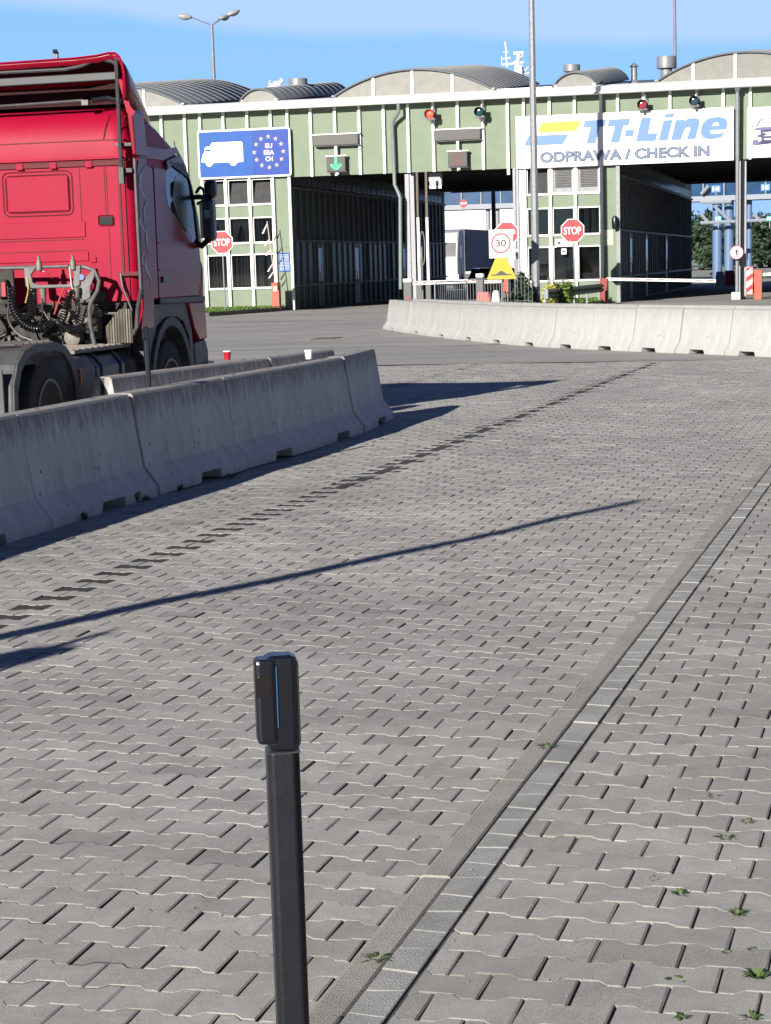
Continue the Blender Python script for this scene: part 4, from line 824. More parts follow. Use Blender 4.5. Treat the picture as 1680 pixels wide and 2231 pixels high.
# ------------------------------------------------------------------ signs and signals on the facade
def fthing(name, label, cat, px, py, off, group=None, zoff=None):
    """thing standing or hanging in front of the facade; origin at its pixel position projected to the plane off metres in front"""
    u, z = fz(px, py, off); return thing(name, label, cat, tuple(FW(u, -off, z if zoff is None else zoff)), -TH, group), u, z
def rrect(a, b, c, d, r, n=5):
    o = []
    for cx, cz, s0 in ((b - r, c + r, -90), (b - r, d - r, 0), (a + r, d - r, 90), (a + r, c + r, 180)):
        for i in range(n + 1): t = R(s0 + 90 * i / n); o.append((cx + r * math.cos(t), cz + r * math.sin(t)))
    return o
def fit(o, cx, cz, wd, ht):
    xs = [v.co.x for v in o.data.vertices]; ys = [v.co.y for v in o.data.vertices]
    w0, h0 = max(xs) - min(xs), max(ys) - min(ys); mx_, my_ = (max(xs) + min(xs)) / 2, (max(ys) + min(ys)) / 2
    for v in o.data.vertices: v.co.x = (v.co.x - mx_) * wd / w0; v.co.y = (v.co.y - my_) * ht / h0
    o.location.x = cx; o.location.z = cz
# blue lane sign
off = .22; t, u0, z0 = fthing('lane_sign', 'large blue sign with white lorry and ring of stars around EU EEA CH', 'road sign', 532, 334, off)
L3 = lambda zx, zy, X0=400, Y0=220, o_=off: (lambda q_: (q_[0] - u0, q_[1] - z0))(fz(X0 + zx * .18, Y0 + zy * .18, o_))
a, b, c, d = -2.0, 1.99, -.985, .985
MB().prism(rrect(a, b, c, d, .12), 0, .05, 'y').build('sign_plate', signwhite, t)
MB().prism(rrect(a + .07, .44, c + .07, d - .07, .06), -.006, -.0005, 'y').build('blue_field', signblue, t); MB().prism(rrect(.405, b - .1, c + .1, d - .1, .05), -.010, -.0065, 'y').build('star_field', signblue2, t)
MB().prism(rrect(.39, b - .07, c + .07, d - .07, .06), -.006, -.0005, 'y').build('field_border', signblue, t)
lor = MB().prism([L3(*p) for p in [(218, 742), (222, 700), (235, 645), (250, 625), (262, 558), (322, 550), (332, 518), (350, 503), (695, 489), (712, 503), (718, 560), (725, 735), (655, 740), (640, 765), (620, 780), (590, 785), (565, 765), (552, 742), (362, 750), (350, 775), (325, 795), (300, 795), (278, 775), (265, 745)]], -.014, -.0106, 'y').build('lorry_symbol', signwhite, t)
MB().prism([L3(*p) for p in [(262, 590), (328, 585), (328, 610), (258, 614)]], -.018, -.0146, 'y').build('cab_window', signblue, lor)
for zx, zy in ((1025, 430), (1113, 455), (1180, 518), (1208, 608), (1187, 702), (1128, 773), (1040, 803), (948, 778), (885, 712), (856, 622), (878, 527), (937, 458)):
    cx, cz = L3(zx, zy); MB().prism([(cx + (.105 if k % 2 == 0 else .045) * math.sin(math.pi * k / 5), cz + (.105 if k % 2 == 0 else .045) * math.cos(math.pi * k / 5)) for k in range(10)][::-1], -.0145, -.0106, 'y').build('star', star_m, t)
for tx, zx, zy, wd in (('EU', 1032, 541, .30), ('EEA', 1036, 622, .44), ('CH', 1038, 700, .31)):
    cx, cz = L3(zx, zy); o = text(tx, .25, signwhite, t, (0, -.013, 0), bold=.007); fit(o, cx, cz, wd, .19)
# ferry line board
off = .26; t, u0, z0 = fthing('check_in_board', 'wide white board with yellow and blue logo reading TT-Line ODPRAWA / CHECK IN', 'sign board', 1361, 300, off)
M8 = lambda p: (lambda q_: (q_[0] - u0, q_[1] - z0))(fz(1100 + p[0] * .18, 200 + p[1] * .18, off)); M9 = lambda p: (lambda q_: (q_[0] - u0, q_[1] - z0))(fz(1380 + p[0] * .18, 150 + p[1] * .18, off))
a, b = fz(1124.3, 300, off)[0] - u0, fz(1598.8, 290, off)[0] - u0; c, d = fz(1360, 358.3, off)[1] - z0, fz(1360, 243.5, off)[1] - z0
MB().prism([(a, c), (b, c), (b, d), (a, d)], 0, .06, 'y').build('board', signwhite, t)
def logo(pts, f, mat, nm='letter', y=-.008): return MB().prism([f(p) for p in pts], y, y + .0075, 'y').build(nm, mat, t)
logo([(445, 375), (928, 348), (862, 472), (400, 495)], M8, logoy, 'yellow_stripe'); logo([(290, 532), (772, 512), (702, 635), (228, 656)], M8, logob, 'blue_stripe')
T1 = [(970, 345), (1232, 335), (1205, 418), (1145, 420), (1095, 625), (988, 628), (1040, 428), (950, 432)]
logo(T1, M8, logob); logo([(x + 292, y - 12) for x, y in T1], M8, logob); logo([(1465, 462), (1570, 457), (1548, 538), (1450, 542)], M8, logob)
logo([(98, 590), (218, 585), (180, 780), (293, 775), (272, 870), (32, 880)], M9, logob); logo([(365, 622), (477, 616), (415, 862), (305, 868)], M9, logob); logo([(378, 588), (386, 556), (400, 545), (497, 540), (494, 566), (482, 582)], M9, logob)
logo([(512, 620), (626, 613), (620, 632), (655, 604), (700, 594), (760, 594), (795, 612), (803, 645), (795, 690), (752, 848), (645, 852), (688, 725), (686, 706), (668, 702), (640, 712), (622, 735), (572, 858), (458, 862)], M9, logob)
logo([(1120, 735), (932, 742), (928, 765), (945, 783), (985, 788), (1040, 782), (1100, 768), (1068, 826), (1010, 842), (950, 850), (890, 848), (840, 826), (816, 780), (818, 715), (845, 655), (895, 606), (960, 584), (1040, 580), (1100, 592), (1135, 625), (1140, 675)], M9, logob)
logo([(955, 692), (968, 664), (990, 650), (1015, 648), (1035, 660), (1034, 688)], M9, signwhite, 'letter_eye', -.0115)
l0, l1 = M8((425, 790)), M9((925, 995)); o = text('ODPRAWA / CHECK IN', .55, letgrey, t, (0, -.008, 0), bold=.03, sp_=1.02); fit(o, (l0[0] + l1[0]) / 2, (l0[1] + l1[1]) / 2, l1[0] - l0[0], .43)
# car lane board
off = .2; t, u0, z0 = fthing('car_lane_board', 'white board with violet car front, cut by the right photo edge', 'sign board', 1682, 290, off)
h0 = fz(1682, 232, off)[1] - z0; h1 = fz(1682, 342, off)[1] - z0; w_ = u0 - fz(1628, 290, off)[0]
MB().prism([(-w_, h1), (w_, h1), (w_, h0), (-w_, h0)], 0, .05, 'y').build('board', signwhite, t)
o_, i_ = rrect(-w_ + .06, w_ - .06, h1 + .1, h0 - .1, .08), rrect(-w_ + .072, w_ - .072, h1 + .112, h0 - .112, .07); k = len(o_)
MB().add([(x, -.004, z) for x, z in o_] + [(x, -.004, z) for x, z in i_], [(j, (j + 1) % k, k + (j + 1) % k, k + j) for j in range(k)]).build('border_line', letgrey, t, sol=.004)
cp_ = lambda pts: [(lambda q_: (q_[0] - u0, q_[1] - z0))(fz(1380 + x * .18, 150 + y * .18, off)) for x, y in pts]
hb_ = cp_([(1440, 745), (1490, 712), (1560, 705), (1680, 700), (1680, 895), (1560, 895), (1528, 898), (1525, 925), (1448, 930), (1438, 860)])
bd = MB().prism(hb_ + [(-x, z) for x, z in hb_[::-1]], -.006, -.0005, 'y').build('car_symbol', carviolet, t)
rf_ = cp_([(1480, 705), (1530, 612), (1545, 600), (1680, 596)]); ri_ = cp_([(1680, 612), (1555, 616), (1508, 702)]); pl = rf_ + [(-x, z) for x, z in rf_[::-1]]
MB().prism(pl, -.006, -.0005, 'y').build('car_roof', carviolet, t); iw = cp_([(1505, 700), (1552, 617), (1680, 613)]); MB().prism(iw + [(-x, z) for x, z in iw[::-1]], -.010, -.0064, 'y').build('windscreen', signwhite, t)
for sg in (1, -1):
    for pts in ([(1455, 760), (1535, 762), (1545, 790), (1490, 800), (1460, 785)], [(1432, 688), (1462, 686), (1464, 702), (1434, 704)]):
        pp = [(sg * x, z) for x, z in cp_(pts)]; MB().prism(pp, -.010, -.0064, 'y').build('headlight' if pts[0][1] > 700 else 'mirror', signwhite if pts[0][1] > 700 else carviolet, t)
    cx, cz = cp_([(1527, 852)])[0]; MB().lathe([(.075, -.010), (.075, -.0064)], (sg * cx, 0, cz), 'y', 16).build('fog_light', signwhite, t)
g1 = cp_([(1555, 765), (1680, 758), (1680, 812), (1572, 815)]); MB().prism(g1 + [(-x, z) for x, z in g1[::-1]], -.010, -.0064, 'y').build('grille', signwhite, t)
g1 = cp_([(1582, 838), (1680, 834), (1680, 858), (1582, 862)]); MB().prism(g1 + [(-x, z) for x, z in g1[::-1]], -.010, -.0064, 'y').build('lower_grille', signwhite, t)
# message displays
def display(px0, px1, py, label):
    t, u, z = fthing('message_display', label, 'display', (px0 + px1) / 2, py, .30, 'blank message displays'); w_ = fz(px1, py, .3)[0] - u
    MB().box(-w_, w_, 0, .16, -.21, .21).build('case', ledbox, t, bevel=.01)
    MB().box(-w_ + .03, w_ - .03, -.004, -.0005, -.18, .18).build('screen', pbr('screen_dark', (.034, .034, .034), .35, var=.03), t)
    MB().box(-w_ - .06, w_ + .08, .02, .17, .213, .255).build('bracket', white, t)
    for x in (-w_ * .42, w_ * .42):
        for e in (-.05, .05): MB().cbox((x + e, .05, .245), (.03, .05, .035)).build('clamp', blackm, t)
    MB().box(-w_ + .1, w_ + .06, .03, .19, -.245, -.213).build('lower_rail', blackm, t)
display(681, 780, 304.5, 'blank grey message display above the green arrow signal'); display(945, 1046.5, 293.5, 'blank grey message display between the red and dark traffic lights')
def lanesig(px, py, kind, label):
    t, u, z = fthing('lane_signal', label, 'lane signal', px, py, .32); MB().box(-.39, .39, 0, .16, -.3, .3).build('case', ledbox, t, bevel=.008)
    MB().box(-.36, .36, -.004, -.0005, -.27, .27).build('face', pbr('signal_face', (.028, .032, .028), .5, var=.05), t); MB().box(-.44, .44, .02, .18, .303, .345).build('bracket', white, t); MB().box(-.05, .05, .06, .2, .35, .75).build('hanger', white, t); MB().box(-.38, .42, .03, .2, -.335, -.303).build('lower_rail', blackm, t); MB().box(-.04, .08, .06, .2, -.42, -.337).build('foot', white, t)
    if kind == 'arrow':
        m = emis('green_led', (.01, .75, .22), 1.0)
        def bar(a, b, wd): 
            a, b = Vector(a), Vector(b); d_ = (b - a).normalized(); n_ = Vector((-d_.y, d_.x)) * wd; N = max(3, int((b - a).length / .028))
            for i in range(N):
                q0 = a.lerp(b, i / N); q1 = a.lerp(b, (i + .72) / N); yield [tuple(q0 - n_), tuple(q1 - n_), tuple(q1 + n_), tuple(q0 + n_)]
        mb = MB()
        for A, B in (((0, .26), (0, -.06)), ((-.21, -.02), (0, -.22)), ((.21, -.02), (0, -.22))):
            for p in bar(A, B, .05): mb.prism(p, -.009, -.0045, 'y')
        mb.build('green_arrow', m, t)
    else:
        m = pbr('dead_red_led', (.12, .035, .035), .6, var=.1)
        MB().prism([(-.25, .25), (-.13, .25), (0, .075), (.13, .25), (.25, .25), (.075, 0), (.25, -.25), (.13, -.25), (0, -.075), (-.13, -.25), (-.25, -.25), (-.075, 0)], -.009, -.0045, 'y').build('red_cross', m, t)
lanesig(732, 357, 'arrow', 'dark square lane signal showing a green arrow pointing down'); lanesig(997, 346.5, 'x', 'dark square lane signal with a faint unlit red cross')
def tlight(px, py, mat, label):
    t, u, z = fthing('traffic_light', label, 'traffic light', px, py, .5, 'signal lamps under the eave')
    MB().box(-.2, .2, .0, .1, -.2, .2).build('back_plate', pbr('signal_grey', (.1, .105, .105), .5), t, bevel=.01); MB().lathe([(.165, -.012), (.16, -.035), (.12, -.05), (.01, -.056)], (-.02, 0, .02), 'y', 24).build('lens', mat, t, smooth=True)
    n = 24; v = MB(); ring = [R(-40 + 260 * i / n) for i in range(n + 1)]
    v.loft([[(-.02 + .185 * math.cos(a), y, .02 + .185 * math.sin(a)) for a in ring] for y in (0, -.22)], close=False); v.build('visor', blackp, t, smooth=True, sol=.008)
    MB().box(.02, .07, .1, .49, -.03, .03).build('arm', galv, t); MB().tube([(.05, .25, .0), (.07, .25, .42)], .03, 8).build('hanger', galv, t)
    MB().box(-.04, .06, .03, .12, -.30, -.2).build('cable_box', blackp, t)
tlight(938, 250, emis('red_light_on', (.9, .04, .02), .9), 'traffic light under the eave glowing red'); tlight(1046, 245, pbr('dark_green_lens', (.01, .05, .06), .15), 'unlit dark lens traffic light beside the glowing red one')
tlight(1401, 229, pbr('dark_red_lens', (.25, .03, .05), .15), 'unlit traffic light with dull red lens above the white board'); tlight(1514, 221, pbr('dark_blue_lens', (.02, .05, .07), .15), 'unlit dark traffic light above the word ending the white board')
# ------------------------------------------------------------------ stop signs and other signs on posts
def stop(px, py, off, dia, label, group='STOP signs', lean=0.0):
    u, z = fz(px, py, off); t = thing('stop_sign', label, 'road sign', tuple(FW(u, -off, 0)), -TH, group); r = dia / 2 / math.cos(R(22.5))
    oc = lambda k: [(k * math.cos(R(22.5 + 45 * i)), z + k * math.sin(R(22.5 + 45 * i))) for i in range(8)]
    pl = MB().prism(oc(r), 0, .02, 'y').build('sign_plate', signwhite, t); MB().prism(oc(r * .93), -.004, -.0005, 'y').build('red_face', signred, pl)
    o = text('STOP', .4, signwhite, pl, (0, -.007, z), bold=.012, ext=.002); fit(o, 0, z, dia * .76, dia * .33)
    MB().tube([(lean * z, .05, 0), (0, .05, z + r * .7)], .03, 10).build('post', galv, t, smooth=True)
stop(483.7, 528, 5.6, .87, 'red STOP sign half hidden by the truck mirror, on a thin post in the grass'); stop(1247.6, 502.5, 4.5, .88, 'red STOP sign in front of the booth windows above the dark guard rail', lean=.03); stop(1104, 509, 8, .86, 'red STOP sign mostly hidden behind the white 30 speed sign')
off = 11; u, z = fz(1091.5, 531, off); t = thing('speed_sign', 'white square sign with red ring and 30 above a yellow hump sign', 'road sign', tuple(FW(u, -off, 0)), -TH)
hw = fz(1117.5, 531, off)[0] - u; hh = fz(1091, 500, off)[1] - z
MB().box(-hw, hw, 0, .02, z - hh, z + hh).build('sign_plate', signwhite, t)
ro, ri = .35, .292; n = 40; MB().add([(ro * math.cos(2 * math.pi * i / n), -.003, z + .02 + ro * math.sin(2 * math.pi * i / n)) for i in range(n)] + [(ri * math.cos(2 * math.pi * i / n), -.003, z + .02 + ri * math.sin(2 * math.pi * i / n)) for i in range(n)], [(i, (i + 1) % n, n + (i + 1) % n, n + i) for i in range(n)]).build('red_ring', signred, t, sol=.004)
o = text('30', .4, inkblack, t, (0, -.004, 0), bold=.01); fit(o, 0, z + .02, .37, .24)
MB().tube([(0, .05, 0), (0, .05, z + hh - .05)], .03, 10).build('post', galv, t, smooth=True)
zt = z; u2, z = fz(1091.5, 585, off); tr = [(-.51, z - .33), (-.47, z - .37), (.47, z - .37), (.51, z - .33), (.22, z + .33), (.18, z + .37), (-.18, z + .37), (-.22, z + .33)]
t = thing('hump_sign', 'yellow trapezoid warning sign with a black road hump', 'road sign', tuple(FW(u, -off, 0)), -TH)
MB().prism(tr, -.02, -.002, 'y').build('sign_plate', yellow, t); MB().prism([(-.36, z - .24), (.36, z - .24), (.36, z - .20), (.2, z - .195), (.09, z - .12), (.03, z - .08), (-.03, z - .08), (-.09, z - .12), (-.2, z - .195), (-.36, z - .20)], -.026, -.0205, 'y').build('hump_symbol', inkblack, t)
t, u, z = fthing('text_plate', 'small white plate with a letter H peeking out right of the speed sign', 'sign', 1121, 554, 9); MB().box(-.12, .14, 0, .02, -.17, .17).build('plate', signwhite, t); o = text('H', .2, inkblack, t, (0, -.004, 0)); fit(o, .03, .0, .12, .17); MB().tube([(.0, .03, -z), (.0, .03, .1)], .02, 8).build('post', galv, t)
# no pedestrians disc on the right post
t, u, z = fthing('no_pedestrians_sign', 'round white sign with red rim and a dark walking figure', 'road sign', 1605, 550, .62)
MB().lathe([(.27, 0), (.27, .015)], (0, 0, 0), 'y', 36).build('disc', signred, t); MB().lathe([(.235, -.005), (.235, -.0005)], (0, 0, 0), 'y', 36).build('white_face', signwhite, t)
fg = MB(); fg.prism([(-.045, -.19), (-.01, -.19), (0, -.02), (.012, -.19), (.045, -.19), (.045, 0), (.055, .02), (.05, .10), (.03, .115), (-.03, .115), (-.05, .10), (-.055, .02), (-.045, 0)], -.009, -.0055, 'y').build('figure_body', inkblack, t)
MB().lathe([(.022, -.009), (.022, -.0055)], (0, 0, .148), 'y', 14).build('figure_head', inkblack, t); MB().cbox((0, .06, 0), (.05, .09, .05)).build('clamp', galv, t)
u, _ = fz(1604, 655, .45); t = thing('post_foot', 'grey concrete block around the foot of the right drainpipe', 'concrete block', tuple(FW(u, -.42, 0)), -TH); MB().cbox((0, 0, .15), (.36, .36, .3)).build('block', concrete, t, bevel=.02)
# notices
def notice(px0, px1, py0, py1, off, mat, ink, label, lines=7, emblem=False, nm='notice_plate'):
    t, u, z = fthing(nm, label, 'notice', (px0 + px1) / 2, (py0 + py1) / 2, off); w_ = fz(px1, (py0 + py1) / 2, off)[0] - u; h = fz((px0 + px1) / 2, py0, off)[1] - z
    MB().box(-w_, w_, 0, .02, -h, h).build('plate', mat, t); rnd = random.Random(lines); x0 = -w_ * .85
    if emblem: MB().lathe([(h * .45, -.004), (h * .45, -.0005)], (-w_ * .55 if lines > 1 else 0, 0, 0), 'y', 14).build('emblem', inkblack, t); x0 = -w_ * .1
    if lines > 1 or not emblem:
        g = MB()
        for i in range(lines):
            zz = h * .8 - 1.6 * h * i / max(1, lines - 1) if lines > 1 else 0; x = x0
            while x < w_ * .8: ww = rnd.uniform(.02, .08); g.box(x, min(x + ww, w_ * .85), -.003, -.0005, zz - h * .05, zz + h * .04); x += ww + .02
        g.build('print_lines', ink, t)
notice(608, 632, 551, 592, .02, signblue, pbr('faded_print', (.45, .5, .7), .5), 'blue notice full of white print beside the left gateway', 11)
notice(1316.5, 1336, 501, 534, .02, pbr('yellowed_paper', (.62, .58, .36), .6), letgrey, 'yellowish notice on the green panel beside the right gateway', 7)
notice(1210, 1248, 521, 537, .16, signwhite, inkblack, 'white plate with dark round emblem above the booth window', 2, True); notice(1223, 1234, 541.5, 554, .16, signwhite, inkblack, 'small white square with round emblem on the booth window', 1, True)
t, u, z = fthing('spotlight', 'black cylindrical spotlight hanging at the right gateway corner', 'lamp', 1340, 485, .3); MB().lathe([(.02, -.26), (.10, -.25), (.13, -.1), (.13, .12), (.09, .24), (.03, .27)], n=16).build('lamp_body', blackp, t, smooth=True); MB().box(-.02, .02, .05, .29, -.02, .02).build('arm', blackp, t)
t, u, z = fthing('hanging_box', 'pale box hanging below the fascia right of the middle column', 'box', 948, 391, -.5); MB().box(-.27, .27, 0, .3, -.24, .28).build('housing', colp, t, bevel=.01); MB().box(-.26, .26, -.004, .0, -.36, -.25).build('lower_plate', signwhite, t)
# ------------------------------------------------------------------ boom barriers
def hsg(px, py_top, py_bot, off, mat, wd, label, cap=None, dz=.3, group=None):
    u, z = fz(px, py_top, off); t = thing('boom_housing', label, 'barrier machine', tuple(FW(u, -off, 0)), -TH, group); h = z
    MB().box(-wd / 2, wd / 2, -dz / 2, dz / 2, .0, h - (.14 if cap else 0)).build('housing', mat, t, bevel=.015)
    if cap: MB().box(-wd / 2 - .01, wd / 2 + .01, -dz / 2 - .01, dz / 2 + .01, h - .138, h).build('cap', cap, t, bevel=.02)
    return t, u, h
hg = pbr('housing_grey', (.08, .083, .088), .5, var=.06)
t, u, h = hsg(889, 607, 655, 4.5, hg, .32, 'grey boom machine with white cap beside the middle column', white); MB().box(.0, .06, -.155, -.1505, .35, .5).build('red_reflector', signred, t)
t, u, h = hsg(1046, 596, 640, 4.5, hg, .27, 'grey boom machine with white cap behind the crowd fence', white)
def boom(p0, p1, off0, off1, label, h=.11, n=8, group='striped booms', red=signred, nm='barrier_boom'):
    A_, B_ = fz(*p0, off0), fz(*p1, off1); a = FW(A_[0], -off0, A_[1]); b = FW(B_[0], -off1, B_[1]); d = b - a; L_ = d.length
    t = thing(nm, label, 'boom', tuple(a), math.atan2(d.y, d.x), group); sl_ = math.asin(d.z / L_)
    t.rotation_euler = (0, -sl_, math.atan2(d.y, d.x))
    MB().box(0, L_, -.03, .03, -h / 2, h / 2).build('bar', white, t, bevel=.008)
    for i in range(n): MB().box(L_ * (i + .3) / n, L_ * (i + .8) / n, -.0345, -.0305, -h * .05, h * .3).build('red_stripe', red, t)
    return t
boom((899, 617), (1040, 612), 4.5, 4.5, 'white and red boom between the two grey machines', .14); boom((1053, 614), (1093, 613), 4.5, 4.5, 'short piece of boom right of the second grey machine', .12, 3)
boom((1321, 608), (1560, 612), 3.2, 3.2, 'long white boom with thin red stripes across the right gateway', .11, 9); boom((1638, 600), (1700, 596), .9, .9, 'boom at the right photo edge above the orange machine', .12, 3)
t, u, h = hsg(601, 618, 678, 1.0, orange, .33, 'orange boom machine with small white label at the left gateway'); MB().box(-.08, .08, -.157, -.1505, h - .30, h - .12).build('label_plate', signwhite, t)
jg = MB(); [jg.cbox((-.14 + .07 * i, 0, h + .02), (.04, .2, .07)) for i in range(5)]; jg.build('top_hinges', orange, t)
t, u, h = hsg(1652, 588, 651, .9, orange, .30, 'orange boom machine at the right photo edge')
for x, z in ((-.06, .75), (.08, .75), (.01, .82)): MB().lathe([(.02, -.158), (.02, -.1505)], (x, 0, z), 'y', 10).build('bolt', inkblack, t)
t, u, h = hsg(1316, 606, 657, 3.2, orangedk, .30, 'dark red boom machine behind the end of the guard rail')
# raised boom with hanging strips at the left gateway
A_ = fz(600, 617, .9); B_ = fz(582, 482, .9); a = FW(A_[0], -.9, A_[1]); b = FW(B_[0], -.9, B_[1])
t = thing('raised_boom', 'raised pink and white boom with drooping strips above the orange machine', 'boom', tuple(a), -TH); d = (b - a); dl_ = Vector((d.dot(U), d.dot(NV), d.z))
MB().tube([(0, 0, 0), tuple(dl_)], .02, 8).build('bar', pbr('faded_pink', (.62, .42, .42), .6, var=.3, scale=14), t)
for i, (f, l_) in enumerate(((.97, .42), (.72, .3), (.55, .26), (.32, .33), (.2, .3))):
    p = dl_ * f; q_ = p + Vector((-.22, 0, -l_)); MB().loft([[(c.x - .03 * k, -.01, c.z), (c.x + .04 * k, .0, c.z + .01)] for c, k in ((p, .3), (p.lerp(q_, .5), 1), (q_, 1.1))], close=False).build('hanging_strip', pbr('strip_white', (.7, .62, .58), .6, var=.2), t, sol=.006)
# tall raised booms inside gateway two
for x0, x1, y0, y1, lb in ((911.5, 914, 381, 600, 'left of two upright booms beside the middle column'), (933, 933.5, 381, 598, 'right of two upright booms beside the middle column')):
    A_ = fz(x1, y1, .4); B_ = fz(x0, y0, .4); t = thing('upright_boom', lb, 'boom', tuple(FW(A_[0], -.4, 0)), -TH, 'upright booms')
    MB().box(-.05, .05, -.04, .04, .9, 3.6).build('white_section', white, t); MB().box(-.045, .045, -.035, .035, 3.602, 5.4).build('brown_section', pbr('rusty_section', (.10, .085, .07), .7, var=.3), t); MB().cbox((0, 0, .46), (.22, .25, .9)).build('foot_box', hg, t, bevel=.02)
t, u, z = fthing('oval_hoop_post', 'thin grey post carrying a narrow oval hoop near the middle column', 'post', 920, 600, 4.0, zoff=0)
MB().tube([(0, 0, 0), (0, 0, 2.4)], .03, 8).build('post', galv, t); MB().tube([(.04 + .09 * math.cos(a), 0, 2.35 + .65 * math.sin(a)) for a in [R(d_) for d_ in range(0, 361, 20)]], .015, 6, cap=False).build('hoop', galv, t, smooth=True)
# red / white beacon plate
u, _ = fz(1633, 600, 1.2); t = thing('beacon_panel', 'upright red and white striped beacon panel with orange edge', 'road panel', tuple(FW(u, -1.2, 0)), -TH)
z1 = fz(1633, 580, 1.2)[1]; z0 = fz(1633, 642, 1.2)[1]; MB().prism(rrect(-.13, .13, z0, z1, .04), 0, .04, 'y').build('orange_frame', orange, t); MB().box(-.105, .105, -.004, -.0005, z0 + .04, z1 - .04).build('white_face', signwhite, t)
for i in range(3):
    zz = z0 + .06 + i * .42; MB().prism([(-.104, zz), (.104, zz + .16), (.104, min(z1 - .045, zz + .36)), (-.104, min(z1 - .06, zz + .2))], -.009, -.0045, 'y').build('red_stripe', signred, t)
# ------------------------------------------------------------------ guard rail, fence, plastic barriers
def wbeam(p, q, h, mat, label, posts=4):
    p, q = Vector(p), Vector(q); d = q - p; t = thing('guard_rail', label, 'guard rail', tuple(p), math.atan2(d.y, d.x)); L_ = d.xy.length
    pr = [(0, .31), (-.02, .29), (-.08, .245), (-.08, .20), (-.0, .165), (-.0, .145), (-.08, .11), (-.08, .065), (-.02, .02), (0, 0)]
    MB().loft([[(x, y, h + z - .31) for y, z in pr] for x in (0, L_)], close=False).build('beam', mat, t, sol=.012)
    MB().box(-.02, .14, -.11, .02, h - .33, h + .01).build('end_shoe', galv, t, bevel=.03)
    for i in range(posts): x = .3 + (L_ - .6) * i / (posts - 1); MB().box(x - .05, x + .05, .03, .09, 0, h - .05).build('post', galv, t)
railm = pbr('rail_dark', (.05, .065, .06), .5, .2, var=.2)
A_ = fz(1188, 650, 15); B_ = fz(1318, 650, 3.6); wbeam(FW(A_[0], -15, 0), FW(B_[0] - .1, -3.7, 0), .80, railm, 'dark green guard rail in front of the booth bushes', 5)
def crowd(px0, px1, off0, off1, h, label):
    A_ = fz(px0, 650, off0); B_ = fz(px1, 650, off1); a = FW(A_[0], -off0, 0); b = FW(B_[0], -off1, 0); d = b - a; L_ = d.length
    t = thing('crowd_fence', label, 'fence', tuple(a), math.atan2(d.y, d.x), 'crowd fences'); MB().tube([(.0, 0, .02), (0, 0, h - .12), (.06, 0, h - .02), (.14, 0, h), (L_ - .14, 0, h), (L_ - .06, 0, h - .02), (L_, 0, h - .12), (L_, 0, .02)], .02, 8).build('frame', galv, t, smooth=True)
    MB().tube([(0, 0, .18), (L_, 0, .18)], .015, 6).build('lower_bar', galv, t); n = max(4, int(L_ / .12))
    for i in range(1, n): x = L_ * i / n; MB().tube([(x, 0, .18), (x, 0, h)], .009, 5).build('upright', galv, t)
crowd(948, 1018, 12, 10, 1.1, 'grey crowd fence behind the left part of the double barrier row'); crowd(1019, 1095, 10, 9, 1.15, 'grey crowd fence in front of the red and white plastic barriers')
def mesh_fence(px0, px1, off, h, label):
    A_ = fz(px0, 650, off); B_ = fz(px1, 650, off); t = thing('bar_fence', label, 'fence', tuple(FW(A_[0], -off, 0)), -TH); L_ = B_[0] - A_[0]; n = int(L_ / .13)
    for i in range(n + 1): x = L_ * i / n; MB().tube([(x, 0, 0), (x, 0, h - .05), (x + .02, 0, h)], .01, 5).build('upright', galv, t)
    for z in (.3, h - .08): MB().tube([(0, 0, z), (L_, 0, z)], .012, 6).build('rail', galv, t)
mesh_fence(1112, 1160, 7.5, 1.25, 'thin pale bar fence in front of the dark bush beside the lamp post')
def water(px0, px1, off, h, mat, label, group='plastic water barriers'):
    A_ = fz(px0, 650, off); B_ = fz(px1, 650, off); L_ = B_[0] - A_[0]; t = thing('plastic_barrier', label, 'plastic barrier', tuple(FW(A_[0] + L_ / 2, -off, 0)), -TH, group)
    MB().prism([(-L_ / 2, 0), (L_ / 2, 0), (L_ / 2 - .03, h * .6), (L_ / 2 - .08, h), (-L_ / 2 + .08, h), (-L_ / 2 + .03, h * .6)], -.12, .12, 'y').build('body', mat, t, bevel=.04)
    for i in range(3): x = -L_ / 2 + L_ * (i + 1) / 4; MB().box(x - .02, x + .02, -.135, -.1205, h * .15, h * .85).build('rib', mat, t)
water(1037, 1071, 7.6, .66, pinkred, 'faded red plastic barrier behind the crowd fence'); water(1071, 1091, 7.6, .7, signwhite, 'white plastic barrier right of the faded red one'); water(1091, 1107, 7.6, .68, hg, 'grey plastic barrier right of the white one'); water(1116, 1123, 6.5, .62, redplastic, 'narrow deep red plastic barrier at the foot of the bar fence')
water(1095, 1112, 6, 1.15, orange, 'orange red plastic barrier behind the yellow hump sign')
